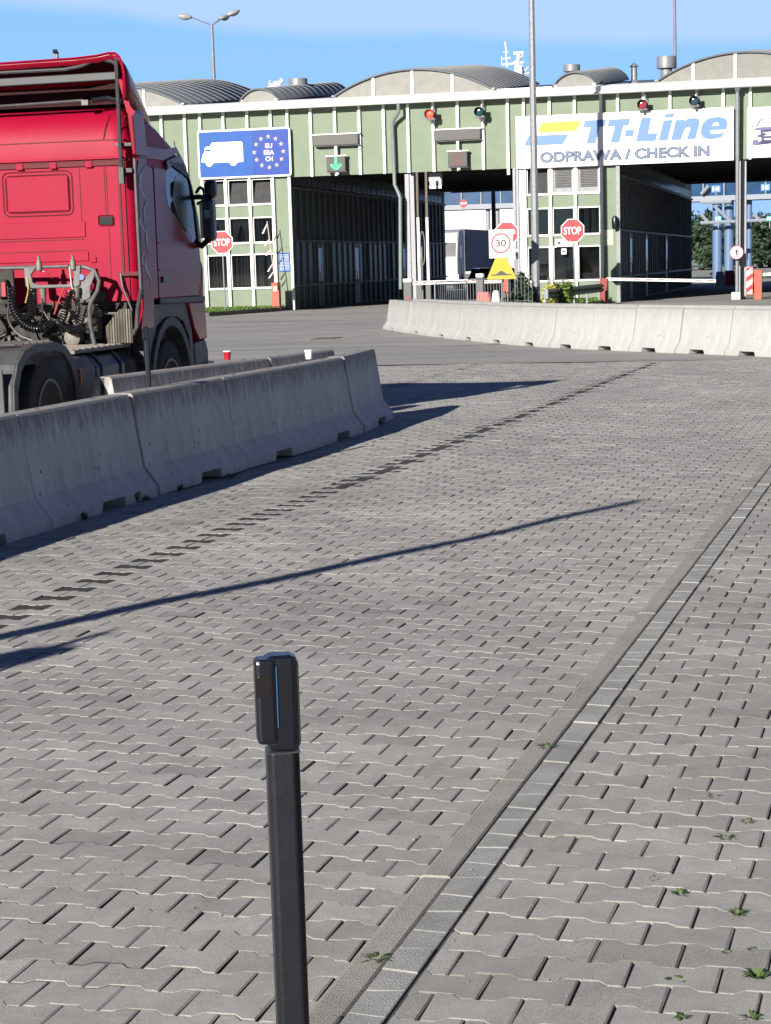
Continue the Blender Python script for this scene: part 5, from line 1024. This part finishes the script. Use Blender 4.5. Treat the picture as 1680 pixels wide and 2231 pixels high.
# ------------------------------------------------------------------ lamp posts
def lamp_pole(x, y, h, r0, r1, label, n=8, heads=(), nm='lamp_post', grp=None):
    t = thing(nm, label, 'lamp post', (x, y, 0), .2, grp); MB().tube([(0, 0, 0), (0, 0, h)], [r0, r1], n).build('pole', galv, t, smooth=n > 8)
    MB().cbox((0, 0, .01), (.5, .5, .02)).build('base_plate', galv, t)
    for i, (az, rr, dz, tl) in enumerate(heads):
        e = Vector((math.cos(az) * rr, math.sin(az) * rr, h + dz)); MB().tube([(0, 0, h - .05), tuple(e)], .035, 8).build('arm', galv, t)
        hd = MB(); dr = Vector((math.cos(az), math.sin(az), tl)).normalized(); q_ = dr.to_track_quat('X', 'Z'); b = MB().ball((0, 0, 0), (.42, .19, .15), 16, 10); bt = MB().ball((0, 0, -.02), (.30, .15, .14), 14, 8)
        hm = hd.add([q_ @ Vector(v) + e + dr * .35 for v in b.v], b.f).build('lamp_head', pbr('lamp_shell', (.30, .31, .31), .4), t, smooth=True)
        MB().add([q_ @ Vector(v) + e + dr * .38 + Vector((0, 0, -.035)) for v in bt.v], bt.f).build('lamp_glass', pbr('lamp_bowl', (.25, .27, .28), .2), hm, smooth=True)
p = atY(1168, 655, 76); lamp_pole(p.x, p.y, 14.5, .165, .095, 'tall grey octagonal lamp post in front of the booth, top outside the photo')
p = atY(461.5, 53, 118); lamp_pole(p.x, p.y, p.z, .16, .08, 'thin lamp post with three heads behind the left roof vault', 12, ((R(170), 1.15, .42, .1), (R(12), 1.0, .55, .35), (R(40), .75, .4, .2)), grp='lamp posts behind the hall')
p = atY(1070, 166, 118); lamp_pole(p.x, p.y, p.z, .16, .08, 'lamp post behind the middle roof vault, only its heads showing', 12, ((R(170), .6, .30, .05), (R(10), .35, .25, .1), (R(60), .3, .45, .0)), grp='lamp posts behind the hall')
p = atY(1469, 0, 112); t = thing('mast', 'thin grey mast rising behind the roof ventilator near the right edge', 'mast', (p.x + .1, p.y, 0)); MB().tube([(0, 0, 0), (-.1, 0, p.z + 3)], [.12, .08], 10).build('pole', galv, t, smooth=True)
p = atY(123, 112, 100); t = thing('floodlight_mast', 'dark mast tip with small floodlight above the red truck roof', 'mast', (p.x, p.y, 0)); MB().tube([(0, 0, 0), (0, 0, p.z)], [.2, .1], 10).build('pole', galv, t); MB().cbox((-.05, -.1, p.z), (.22, .2, .14), rx=.4).build('floodlight', blackm, t, bevel=.02)
# ------------------------------------------------------------------ harbour beyond the hall
FO = lambda x, y, Y: atY(x, y, Y)
t = thing('ferry', 'large white ferry seen through and above the hall, with masts and radar', 'ship', (0, 320, 0), -TH)
hl = MB(); hl.prism([(-45, 0), (38, 0), (38, 14), (34, 18), (-40, 18), (-45, 15)], 0, 16, 'y'); hl.build('hull', shipw, t, bevel=.3)
for z in (4.2, 7.0, 9.6): MB().box(-44.9, 37.9, -.05, -.003, z * 1.4, z * 1.4 + .12).build('deck_line', letgrey, t)
wr = MB()
for i in range(18): wr.box(-43 + i * 4.4, -41.5 + i * 4.4, -.04, -.003, 15, 16.3)
wr.build('porthole_row', inkblack, t)
def loc(px, py, Y=320): p = atY(px, py, Y) - Vector((0, 320, 0)); c_, s_ = math.cos(TH), math.sin(TH); return Vector((p.x * c_ - p.y * s_, p.x * s_ + p.y * c_, p.z))
q_ = lambda px, py: loc(px, py)
mm = MB(); mm.prism([(q_(1128, 210).x, 17), (q_(1160, 210).x, 17), (q_(1146, 148).x, q_(1146, 148).z), (q_(1131, 148).x, q_(1131, 148).z)], 1, 3, 'y'); mm.build('mast_tower', shipw, t)
m = MB()
for (a, b), r_ in ((((1112, 150), (1108, 95)), .22), (((1128, 150), (1148, 148)), .3), (((1100, 145), (1150, 140)), .25), (((1100, 132), (1120, 130)), .15), (((1136, 150), (1138, 118)), .5), (((1100, 145), (1100, 125)), .12), (((1150, 165), (1165, 163)), .2), (((1103, 118), (1116, 117)), .12), (((1120, 145), (1148, 125)), .15), (((1140, 170), (1160, 150)), .15)):
    A_, B_ = q_(*a), q_(*b); m.tube([(A_.x, 2, A_.z), (B_.x, 2, B_.z)], r_ * .7, 6)
m.build('radar_mast', shipw, t); A_ = q_(1138, 120); MB().cbox((A_.x, 2, A_.z), (1.6, .5, .4)).build('radar_scanner', shipw, t)
m = MB()
for (a, b), r_ in ((((570, 192), (572, 175)), .3), (((575, 190), (596, 166)), .35), (((562, 188), (585, 186)), .5), (((562, 180), (566, 168)), .1), (((590, 190), (588, 172)), .12), (((566, 178), (590, 182)), .2), (((574, 175), (584, 172)), .25)):
    A_, B_ = q_(*a), q_(*b); m.tube([(A_.x, 2, A_.z), (B_.x, 2, B_.z)], r_, 6)
A_ = q_(575, 195); m.cbox((A_.x, 2, (A_.z + 17) / 2), (2, 1.6, A_.z - 17)); m.build('crane_mast', shipw, t)
A_ = q_(1060, 459); o = text('K JAN         TYC', 2.2, letgrey, t, (0, -.02, 0)); fit(o, q_(1070, 450).x, q_(1070, 450).z, q_(1112, 450).x - q_(1032, 450).x, .9)
# covered footbridge with blue glazing
YB = 150; t = thing('footbridge', 'covered footbridge with blue glazing crossing behind the gateways', 'bridge', (0, YB, 0), -TH)
def lb(px, py, Y=YB): p = atY(px, py, Y); p.y -= YB; c_, s_ = math.cos(TH), math.sin(TH); return Vector((p.x * c_ - p.y * s_, 0, p.z))
zb = lb(1600, 430).z; MB().box(-8, 60, 0, 3, zb - .35, zb).build('floor_beam', gantry, t); MB().box(-8, 60, 0, 3, zb + 2.6, zb + 2.9).build('roof', gantry, t); MB().box(-8, 60, .2, 2.8, zb + .01, zb + 2.59).build('glazing', blueglass, t)
fr = MB()
for i in range(46): fr.box(-8 + i * 1.45, -7.92 + i * 1.45, .05, .198, zb + .005, zb + 2.595)
fr.box(-8, 60, .06, .19, zb + 1.2, zb + 1.28); fr.build('glazing_bars', gantry, t)
for px in (1572, 1597, 1640): x = lb(px, 450).x; MB().tube([(x, 1, 0), (x, 1, zb - .36)], .34 if px < 1600 else .2, 16).build('column', skinblue, t, smooth=True)
for px in (1070, 1091): x = lb(px, 450).x; MB().tube([(x, .6, 0), (x, .6, zb - .36)], .17, 12).build('column', pbr('pale_pipe', (.24, .26, .285), .5), t, smooth=True)
for a, b in (((1538, 488), (1680, 482)), ((1538, 446), (1604, 444)), ((1567, 452), (1604, 486)), ((1540, 470), (1556, 488)), ((1650, 470), (1668, 486)), ((1540, 428), (1556, 410))):
    A_, B_ = lb(*a), lb(*b); MB().tube([(A_.x, -.3, A_.z), (B_.x, -.3, B_.z)], .12, 6).build('brace', gantry, t)
def lanenum(px, py, s_, mat, label, wd):
    p = atY(px, py, 139.5); t = thing('lane_number', label, 'sign', tuple(p), -TH, 'lane number signs'); h = wd * .75
    MB().box(-wd / 2, wd / 2, 0, .05, -h / 2, h / 2).build('plate', mat, t, bevel=.01); o = text(s_, .4, signwhite, t, (0, -.006, 0), bold=.02); fit(o, 0, 0, wd * .75, h * .62); MB().box(-.03, .03, .051, .1, -h / 2 - .5, h / 2).build('bracket', galv, t)
lanenum(1560, 411.5, '14', pbr('num_blue', (.06, .19, .5), .4), 'blue lane number sign reading 14', .62); lanenum(1668, 408, '15', pbr('num_blue2', (.06, .19, .5), .4), 'blue lane number sign reading 15', .62); lanenum(1565, 476, '10', pbr('num_teal', (.07, .42, .40), .4), 'teal lane number sign reading 10', .42); lanenum(1677, 476, '12', pbr('num_teal2', (.07, .42, .40), .4), 'teal lane number sign reading 12', .42)
p = atY(1010, 443, 134); t = thing('no_entry_sign', 'round red no entry sign seen through the middle gateway', 'road sign', tuple(p), -TH); MB().lathe([(.26, 0), (.26, .02)], (0, 0, 0), 'y', 28).build('disc', signred, t); MB().box(-.2, .2, -.005, -.0005, -.045, .045).build('white_bar', signwhite, t); MB().tube([(0, .04, -p.z), (0, .04, .1)], .025, 8).build('post', galv, t)
# distant lorry and dark car
p = atY(1008, 600, 137); t = thing('distant_lorry', 'white and grey lorry with navy box body beyond the middle gateway', 'lorry', (p.x - 1.25, p.y + .3, 0), -R(14))
nv = pbr('navy_curtain', (.015, .03, .085), .6, var=.2); lg = pbr('lorry_grey', (.26, .28, .30), .4)
MB().prism([(1.0, .5), (1.0, 3.7), (.4, 3.95), (-.6, 3.8), (-1.0, 3.2), (-1.22, 2.2), (-1.25, .5)], -1.25, 1.25, 'x').build('cab', lg, t, bevel=.08)
MB().prism([(-1.262, .55), (-1.235, 2.1), (-1.222, 2.1), (-1.249, .55)], -1.15, 1.15, 'x').build('white_front', signwhite, t)
MB().prism([(-1.235, 2.2), (-1.03, 3.1), (-1.0, 3.1), (-1.2, 2.2)], -1.1, 1.1, 'x').build('windscreen', pbr('screen_glass', (.02, .02, .025), .1), t); MB().prism([(-1.0, 3.2), (-.7, 3.72), (-.66, 3.72), (-.96, 3.2)], -1.1, 1.1, 'x').build('roof_panel', signwhite, t)
MB().box(1.252, 1.262, -.7, .1, 2.1, 2.9).build('side_window', signwhite, t); MB().box(-1.3, 1.3, -1.35, -1.26, .4, 1.0).build('bumper', shipw, t); MB().box(-1.28, 1.28, 1.3, 11, 1.15, 4.0).build('box_body', nv, t, bevel=.05)
for y in (0, 9.2): MB().lathe([(.3, -.15), (.5, -.15), (.5, .15), (.3, .15)], (-1.1, y, .5), 'x', 24).build('wheel', rubber, t); MB().lathe([(.3, -.15), (.5, -.15), (.5, .15), (.3, .15)], (1.1, y, .5), 'x', 24).build('wheel', rubber, t)
p = atY(1075, 600, 100); t = thing('dark_car', 'dark car roof showing behind the yellow hump sign', 'car', (p.x, p.y, 0), R(100)); cb = pbr('car_black', (.02, .022, .026), .2, coat=.6)
MB().prism([(-2.2, .35), (-2.25, .8), (-1.5, 1.0), (-.7, 1.45), (.9, 1.48), (1.7, 1.05), (2.2, .9), (2.2, .35)], -.88, .88, 'y').build('body', cb, t, bevel=.06); MB().prism([(-1.35, 1.02), (-.65, 1.40), (.85, 1.43), (1.5, 1.05)], -.89, .89, 'y').build('side_window', blueglass, t)
for x in (-1.4, 1.35):
    for y in (-.85, .85): MB().lathe([(.2, -.1), (.32, -.1), (.32, .1), (.2, .1)], (x, y, .32), 'y', 20).build('wheel', rubber, t)
# barrels and plastic blocks beyond gateway three
def drum(px0, px1, py0, py1, mat, label):
    b = gnd((px0 + px1) / 2, py1); w_ = (px1 - px0) / CF * b.y; h = (py1 - py0) / CF * b.y; t = thing('plastic_drum', label, 'barrel', tuple(b), 0, 'plastic drums beyond the gateway')
    MB().lathe([(w_ * .46, 0), (w_ * .5, .05), (w_ * .5, h * .45), (w_ * .47, h * .5), (w_ * .5, h * .55), (w_ * .48, h), (w_ * .1, h + .01)], n=24).build('drum_body', mat, t, smooth=True)
drum(1560, 1583, 552, 574, pinkred, 'pale red plastic drum left of the round sign'); drum(1583, 1601, 551, 573, redplastic, 'darker red drum half hidden by the round sign')
def block(px0, px1, py0, py1, mat, label, rz=.3, nm='plastic_block'):
    b = gnd((px0 + px1) / 2, py1); w_ = (px1 - px0) / CF * b.y; h = (py1 - py0) / CF * b.y; t = thing(nm, label, 'plastic barrier', tuple(b), rz)
    MB().prism([(-w_ / 2, 0), (w_ / 2, 0), (w_ / 2, h * .55), (w_ * .38, h), (-w_ * .38, h), (-w_ / 2, h * .55)], -w_ * .3, w_ * .3, 'y').build('body', mat, t, bevel=.04)
block(1578, 1601, 590, 622, redplastic, 'dark red plastic barrier under the right gateway'); block(1560, 1577, 592, 622, pbr('pale_blue_plastic', (.25, .33, .45), .5), 'pale blue plastic barrier left of the dark red one')
b = gnd(1550, 603); t = thing('tilted_beam', 'dark tilted steel beam lying beyond the right gateway', 'beam', tuple(b), -.4); MB().cbox((0, 0, .45), (3.4, .3, .22), ry=-.22).build('beam_body', railm, t, bevel=.02); MB().box(-1.4, -1.3, -.1, .1, 0, .3).build('prop', railm, t)

# ------------------------------------------------------------------ black posts
def bpost(px, py_top, Y, z0, wd, label, lean=0.0):
    p = atY(px, py_top, Y); t = thing('barrier_post', label, 'post', (p.x + lean, p.y, z0), R(8), 'black posts'); h = p.z - z0
    w2 = wd / 2; pr = [(-w2, -w2 * .7), (-w2 * .7, -w2), (w2 * .55, -w2), (w2 * .62, -w2 * .4), (w2, -w2 * .2), (w2, w2), (-w2, w2)]
    MB().prism(pr, .012, h - .115, 'z').build('shaft', blackm, t, bevel=.002)
    MB().cbox((0, 0, .006), (.16, .16, .012)).build('base_plate', blackm, t, bevel=.003)
    hp = MB().prism([(-w2 * 1.0, -w2 * 1.1), (w2 * 1.08, -w2 * 1.1), (w2 * 1.08, w2 * 1.1), (-w2 * 1.0, w2 * 1.1)], h - .114, h, 'z').build('cap', blackp, t, bevel=.0095)
    MB().cbox((-w2 * .945, -w2 * .38, h - .053), (w2 * 1.22, w2 * 1.72, .101)).build('reader_box', blackp, t, bevel=.005)
    MB().cbox((-w2 * 1.10, -w2 * 1.245, h - .034), (w2 * .84, .0012, .0235)).build('sensor_window', pbr('sensor_red_black', (.010, .008, .008), .35), t)
    MB().cbox((-w2 * .31, -w2 * 1.15, h - .0475), (.0012, .0022, .072)).build('blue_light_line', pbr('blue_seam', (.03, .10, .22), .3), t)
    MB().cbox((0.0, 0, h - .1152), (wd * 1.0, wd * 1.0, .001)).build('cap_joint', pbr('cap_edge', (.05, .05, .055), .4), t)
    return t
bpost(608, 1424, 2.3, KZ, .039, 'black slim post in the foreground with a thicker cap', 0)
bpost(318, 711, 16.5, 0, .042, 'distant black post standing behind the near concrete barriers')
# unseen things placed left of the picture to throw the long shadows across the paving
rb_ = thing('raised_gate_arm', 'slender raised boom arm, unseen, placed to throw the long shadow', 'boom', (-5.4, 4.6, 0), 0)
MB().tube([(0, 0, .9), (1.9, .5, 4.02)], [.085, .05], 8).build('arm', white, rb_); MB().cbox((0, 0, .55), (.35, .35, 1.1)).build('housing', orange, rb_, bevel=.02)
rc = thing('shadow_post', 'unseen post with narrow plate, added to throw the short shadow', 'post', (-4.72, 3.85, 0), 0)
MB().tube([(0, 0, 0), (0, 0, 2.52)], [.07, .03], 8).build('post', galv, rc); MB().cbox((0, 0, 1.95), (.26, .08, .8)).build('plate', signwhite, rc)
# ------------------------------------------------------------------ plants
def blades(mb, c, n, r, h, rnd, wd=.006, flat=.5):
    for _ in range(n):
        a = rnd.uniform(0, 6.283); l_ = rnd.uniform(.5, 1); e = rnd.uniform(flat, 1) * r; w_ = wd * rnd.uniform(.6, 1.3); dx, dy = math.cos(a), math.sin(a); hh = h * l_
        b = Vector(c) + Vector((dx * r * .08, dy * r * .08, 0)); m = b + Vector((dx * e * .5, dy * e * .5, hh * .75)); t_ = b + Vector((dx * e, dy * e, hh * rnd.uniform(.35, 1))); s_ = Vector((-dy, dx, 0)) * w_
        mb.add([b - s_ * .5, b + s_ * .5, m + s_, m - s_, t_], [(0, 1, 2, 3), (3, 2, 4)])
weed_m = pbr('weed_green', (.055, .095, .022), .6, var=.4, scale=40); weed_d = pbr('weed_dry', (.11, .10, .045), .7, var=.3, scale=40)
def weed(px, py, z, r, h, label, mat=None, n=22, wd=.005, group='weeds in the paving joints'):
    p = gnd(px, py, z); rnd = random.Random(int(px * 7 + py)); mb = MB(); blades(mb, (0, 0, 0), n, r, h, rnd, wd); o = mb.build('weed', mat or weed_m); o.location = (p.x, p.y, p.z - .006); tag(o, label, 'weed', group); return o
W_ = [(1190, 1628, .045, .02, 'weed in the joint between kerb and paver strip, middle of the picture'), (820, 2087, .05, .015, 'weed at the kerb joint near the bottom, right of the black post'), (1580, 1825, .04, .015, 'low straggly weed on the right pavement below the broken paver'), (1425, 1915, .03, .012, 'small pale weed left of the bushy upright weed'), (1481, 1948, .035, .022, 'weed growing up a joint in the right pavement'), (1606, 1992, .03, .02, 'small star shaped weed near the right edge'), (1650, 2130, .045, .03, 'broad leaved weed at the right photo edge'), (1472, 2132, .03, .012, 'flat weed left of the broad leaved one'), (1584, 2075, .018, .012, 'tiny bright weed above the broad leaved one'), (1640, 2070, .018, .012, 'tiny bright weed nearest the right edge'), (1630, 1790, .03, .015, 'small dry weed at the right, below the two mossy joints'), (1555, 1735, .03, .014, 'dry weed filling an upright joint on the right pavement'), (1486, 2218, .025, .016, 'weed at the bottom edge, lower right'), (1640, 2216, .035, .016, 'spiky weed in the lower right corner'), (1545, 1258, .04, .02, 'yellow moss tuft in the dark joint beside the kerb strip')]
for px, py, r, h, lb_ in W_: weed(px, py, KZ, r, h, lb_, weed_d if 'dry' in lb_ or 'yellow' in lb_ or 'pale' in lb_ else weed_m, wd=.009 if 'broad' in lb_ else .0035, n=12 if 'broad' in lb_ else 20)
for px, py, r, h, lb_ in ((55, 1168, .10, .12, 'bushy weed at the barrier foot, nearest the left edge'), (92, 1160, .09, .09, 'low weed second from the left at the barrier foot'), (120, 1142, .05, .16, 'tall thin weed at the foot of the left barrier'), (162, 1138, .07, .08, 'low weed right of the tall thin one'), (185, 1135, .05, .09, 'small weed just left of the first drain notch'), (297, 1096, .09, .13, 'weed at the first barrier joint with upright stalks'), (318, 1092, .07, .07, 'low weed below the first barrier joint'), (392, 1068, .06, .07, 'weed right of the first barrier joint'), (505, 1040, .12, .05, 'flat green weed beside the second drain notch'), (770, 945, .08, .07, 'weed under the barrier with the paper cup'), (790, 938, .08, .07, 'weed at the last joint of the near row'), (825, 925, .06, .06, 'weed at the tip of the near row')):
    weed(px, py, 0.0, r, h, lb_, weed_d if 'low' in lb_ else weed_m, n=34, wd=.005, group='weeds at the barrier foot')
weed(1002, 735, 0, .25, .42, 'brown dry plant at the foot of the sunlit barrier row', weed_d, n=60, wd=.02, group=None)
# grass islands beside the booths
def island(poly, zt_, nm, label_k):
    cs_ = [FW(u, y, 0) for u, y in poly]; MB().prism([(c.x, c.y) for c in cs_], .0, zt_, 'z').build(nm, pbr('kerb_dark', (.12, .115, .10), .9, var=.3, scale=6))['kind'] = 'structure'
def inside(u, y, poly):
    r_ = False
    for i in range(len(poly)):
        (x1, y1), (x2, y2) = poly[i - 1], poly[i]
        if (y1 > y) != (y2 > y) and u < (x2 - x1) * (y - y1) / (y2 - y1) + x1: r_ = not r_
    return r_
isl1 = [(.0, -.02), (.0, -2.4), (-.95, -7.6), (-15, -12), (-15, -.02)]; isl2 = [(9.6, -.25), (9.6, -13.5), (11.0, -14.5), (13.6, -4.5), (13.6, -.25)]
island(isl1, .15, 'grass_island', ''); island(isl2, .15, 'booth_island', '')
mb = MB(); rnd = random.Random(3)
for pl_, n_ in ((isl1, 5200), (isl2, 3600)):
    us = [p[0] for p in pl_]; ys = [p[1] for p in pl_]; k = 0
    while k < n_:
        u, y = rnd.uniform(max(min(us), -8.5), max(us)), rnd.uniform(min(ys), max(ys))
        if inside(u, y, pl_):
            p = FW(u, y, .145); blades(mb, p, 3, .12, rnd.uniform(.05, .15), rnd, .014); k += 1
tag(mb.build('grass', grass_m), 'short green grass on the islands beside the booths', 'grass', kind='stuff')
def bush(px0, px1, off, h, mats, label, nm='bush', n=900):
    a, b = fz(px0, 640, off)[0], fz(px1, 640, off)[0]; o = thing(nm, label, 'bush', tuple(FW((a + b) / 2, -off, .1)), -TH); w_ = (b - a) / 2; rnd = random.Random(int(px0)); mb = MB(); st = MB()
    for i in range(9): x, y = rnd.uniform(-w_ * .7, w_ * .7), rnd.uniform(-.4, .4); st.tube([(x * .4, y * .4, 0), (x, y, h * .8)], .012, 5)
    st.build('stems', bark, o)
    for i in range(n):
        x = rnd.uniform(-w_, w_); y = rnd.uniform(-.6, .6); top = h * (1 - .45 * (x / w_) ** 2) * (.8 + .2 * math.sin(x * 9 + px0)); z = rnd.uniform(.02, top); q = Vector((rnd.gauss(0, 1), rnd.gauss(0, 1), rnd.gauss(0, .6))).normalized(); s_ = q.orthogonal().normalized() * rnd.uniform(.025, .05); l_ = q * rnd.uniform(.05, .11)
        c = Vector((x, y, z)); mb.add([c - l_, c + s_, c + l_, c - s_], [(0, 1, 2, 3)])
    mb.build('leaves', mats, o); return o
bush(1114, 1164, 6.8, 1.25, leafdk, 'dark green bush behind the thin bar fence', n=1600); bush(1186, 1212, 13.2, 1.35, leafy, 'yellow green shrub at the left end of the guard rail', n=900); bush(1205, 1246, 12.2, 1.25, leaflt, 'green shrub above the middle of the guard rail', n=1300)
# ------------------------------------------------------------------ trees beyond the yard
def tree(x, y, h, r, label, seed, mat=leafdk):
    rnd = random.Random(seed); t = thing('tree', label, 'tree', (x, y, 0), 0, 'trees beyond the yard'); tr_ = MB().tube([(0, 0, 0), (.1, 0, h * .45), (0, .1, h * .85)], [r * .09, r * .06, .05], 8)
    for k in range(6): a = rnd.uniform(0, 6.28); tr_.tube([(0, 0, h * rnd.uniform(.3, .6)), (math.cos(a) * r * .7, math.sin(a) * r * .7, h * rnd.uniform(.6, .9))], [r * .035, .04], 5)
    tr_.build('trunk', bark, t); mb = MB(); cl = []
    for k in range(16): a = rnd.uniform(0, 6.28); q = rnd.random() ** .5 * r * .75; cl.append((math.cos(a) * q, math.sin(a) * q, h * rnd.uniform(.28, .88), r * rnd.uniform(.25, .45)))
    for c in cl:
        for i in range(95):
            d_ = Vector((rnd.gauss(0, 1), rnd.gauss(0, 1), rnd.gauss(0, .8))).normalized() * c[3] * rnd.uniform(.6, 1.05); p = Vector(c[:3]) + d_; q = Vector((rnd.gauss(0, 1), rnd.gauss(0, 1), rnd.gauss(0, 1))).normalized(); s_ = q.orthogonal().normalized() * .22; l_ = q * .4
            mb.add([p - l_, p + s_, p + l_, p - s_], [(0, 1, 2, 3)])
    mb.build('crown', mat, t)
kd = ['broad dark tree', 'rounded tree', 'tall uneven tree', 'dense low tree']
tl = [(1500, 250, 7.5, 4.2), (1528, 262, 8, 4.5), (1552, 175, 5.4, 2.6), (1560, 268, 7, 4.4), (1588, 280, 7.3, 4.6), (1612, 262, 7.2, 4.2), (1633, 276, 8, 4.5), (1655, 260, 7.0, 4.2), (1680, 272, 8.2, 4.8), (1705, 262, 8, 4.5), (1735, 270, 8.5, 5)]
for i, (px, Y, h, r) in enumerate(tl):
    p = atY(px, 540, Y); tree(p.x, p.y, h * .84, r, ['tree at the far left of the gap in the right gateway', 'second tree seen in the right gateway beside the dark wall', 'nearer bushy tree left of the blue columns', 'tree behind the left blue column', 'tree between the blue columns', 'tree just left of the right hand drainpipe', 'tree right of the right hand drainpipe', 'tree under the teal number 12 sign', 'tree at the right photo edge', 'tree just outside the right edge of the photo', 'tree well outside the right edge of the photo'][i], 50 + i, leafdk)

# low clutter on the far yard
b = gnd(1660, 566); t = thing('low_wall', 'long low pale wall on the far yard seen through the right gateway', 'wall', tuple(b), -TH); MB().box(-9, 26, -.2, .2, 0, .8).build('wall', concrete, t, bevel=.03)
for i, (px, py, w_, h, m_, lb_) in enumerate(((1642, 560, 1.6, 1.3, shipw, 'pale container unit on the far yard left of the striped one'), (1656, 559, 1.5, 1.1, hg, 'dark grey unit on the far yard between two pale ones'), (1672, 557, 2.2, 1.4, colp, 'pale grey unit on the far yard at the right edge'), (1545, 566, 1.7, .9, skinblue, 'low blue unit left of the blue columns'), (1556, 570, .7, 1.2, hg, 'small dark unit left of the pale red drum'))):
    b = gnd(px, py); t = thing('yard_unit', lb_, 'machine', tuple(b), -TH + .1 * i); MB().prism([(-w_ / 2, .12), (w_ / 2, .12), (w_ / 2, h * .8), (w_ * .4, h), (-w_ / 2, h)], -w_ * .35, w_ * .35, 'y').build('body', m_, t, bevel=.05)
    for x in (-w_ * .35, w_ * .35): MB().box(x - .05, x + .05, -.3, .3, 0, .119).build('foot', blackm, t)
    for j in range(3): MB().box(-w_ * .42 + j * w_ * .28, -w_ * .42 + j * w_ * .28 + .04, -w_ * .35 - .02, -w_ * .35 - .003, .2, h * .7).build('rib', m_, t)
# litter and grit on the paving
mb = MB(); rnd = random.Random(5)
for _ in range(900):
    s_, t_ = K0 - abs(rnd.gauss(0, 1)) * (1.8 if rnd.random() < .6 else 4) - .01, rnd.uniform(3.5, 26); x, y = st2w(s_, t_)
    if abs(x) > .2 * y + .3: continue
    r = rnd.uniform(.0015, .005); mb.ball((x, y, float(swell(np.array(x), np.array(y))) + r * .4), (r, r * rnd.uniform(.6, 1), r * .6), 5, 3)
for _ in range(260):
    s_, t_ = K1 + abs(rnd.gauss(0, .5)), rnd.uniform(3.5, 16); x, y = st2w(s_, t_); r = rnd.uniform(.0012, .0035); mb.ball((x, y, KZ + r * .5), (r, r * .8, r * .6), 5, 3)
tag(mb.build('grit', pbr('grit', (.22, .2, .17), .9, var=.6, scale=30)), 'scattered grit and small stones on the paving', 'grit', kind='stuff')

# worn seams and tar lines in the yard asphalt
mb = MB(); rnd = random.Random(9)
for (x0, y0), (x1, y1), wd in (((-3.4, 76), (9, 73.5), .10), ((-6, 62), (6, 60), .05), ((.3, 58), (9, 71), .06), ((-4, 44), (3, 43), .04), ((2, 66), (7.5, 60), .05), ((-7, 70), (-1, 66), .12)):
    n = 26; d = Vector((x1 - x0, y1 - y0)); nv_ = Vector((-d.y, d.x)).normalized(); off_ = 0; L0 = []
    for i in range(n + 1):
        off_ += rnd.gauss(0, .07); p = Vector((x0, y0)) + d * i / n + nv_ * off_; w_ = wd * rnd.uniform(.4, 1.5); L0.append([(p.x - nv_.x * w_, p.y - nv_.y * w_, .004), (p.x + nv_.x * w_, p.y + nv_.y * w_, .004)])
    mb.loft(L0, close=False, cap=False)
mb.build('yard_seams', pbr('tar_seam', (.085, .083, .08), .9, var=.4, scale=3))['kind'] = 'structure'
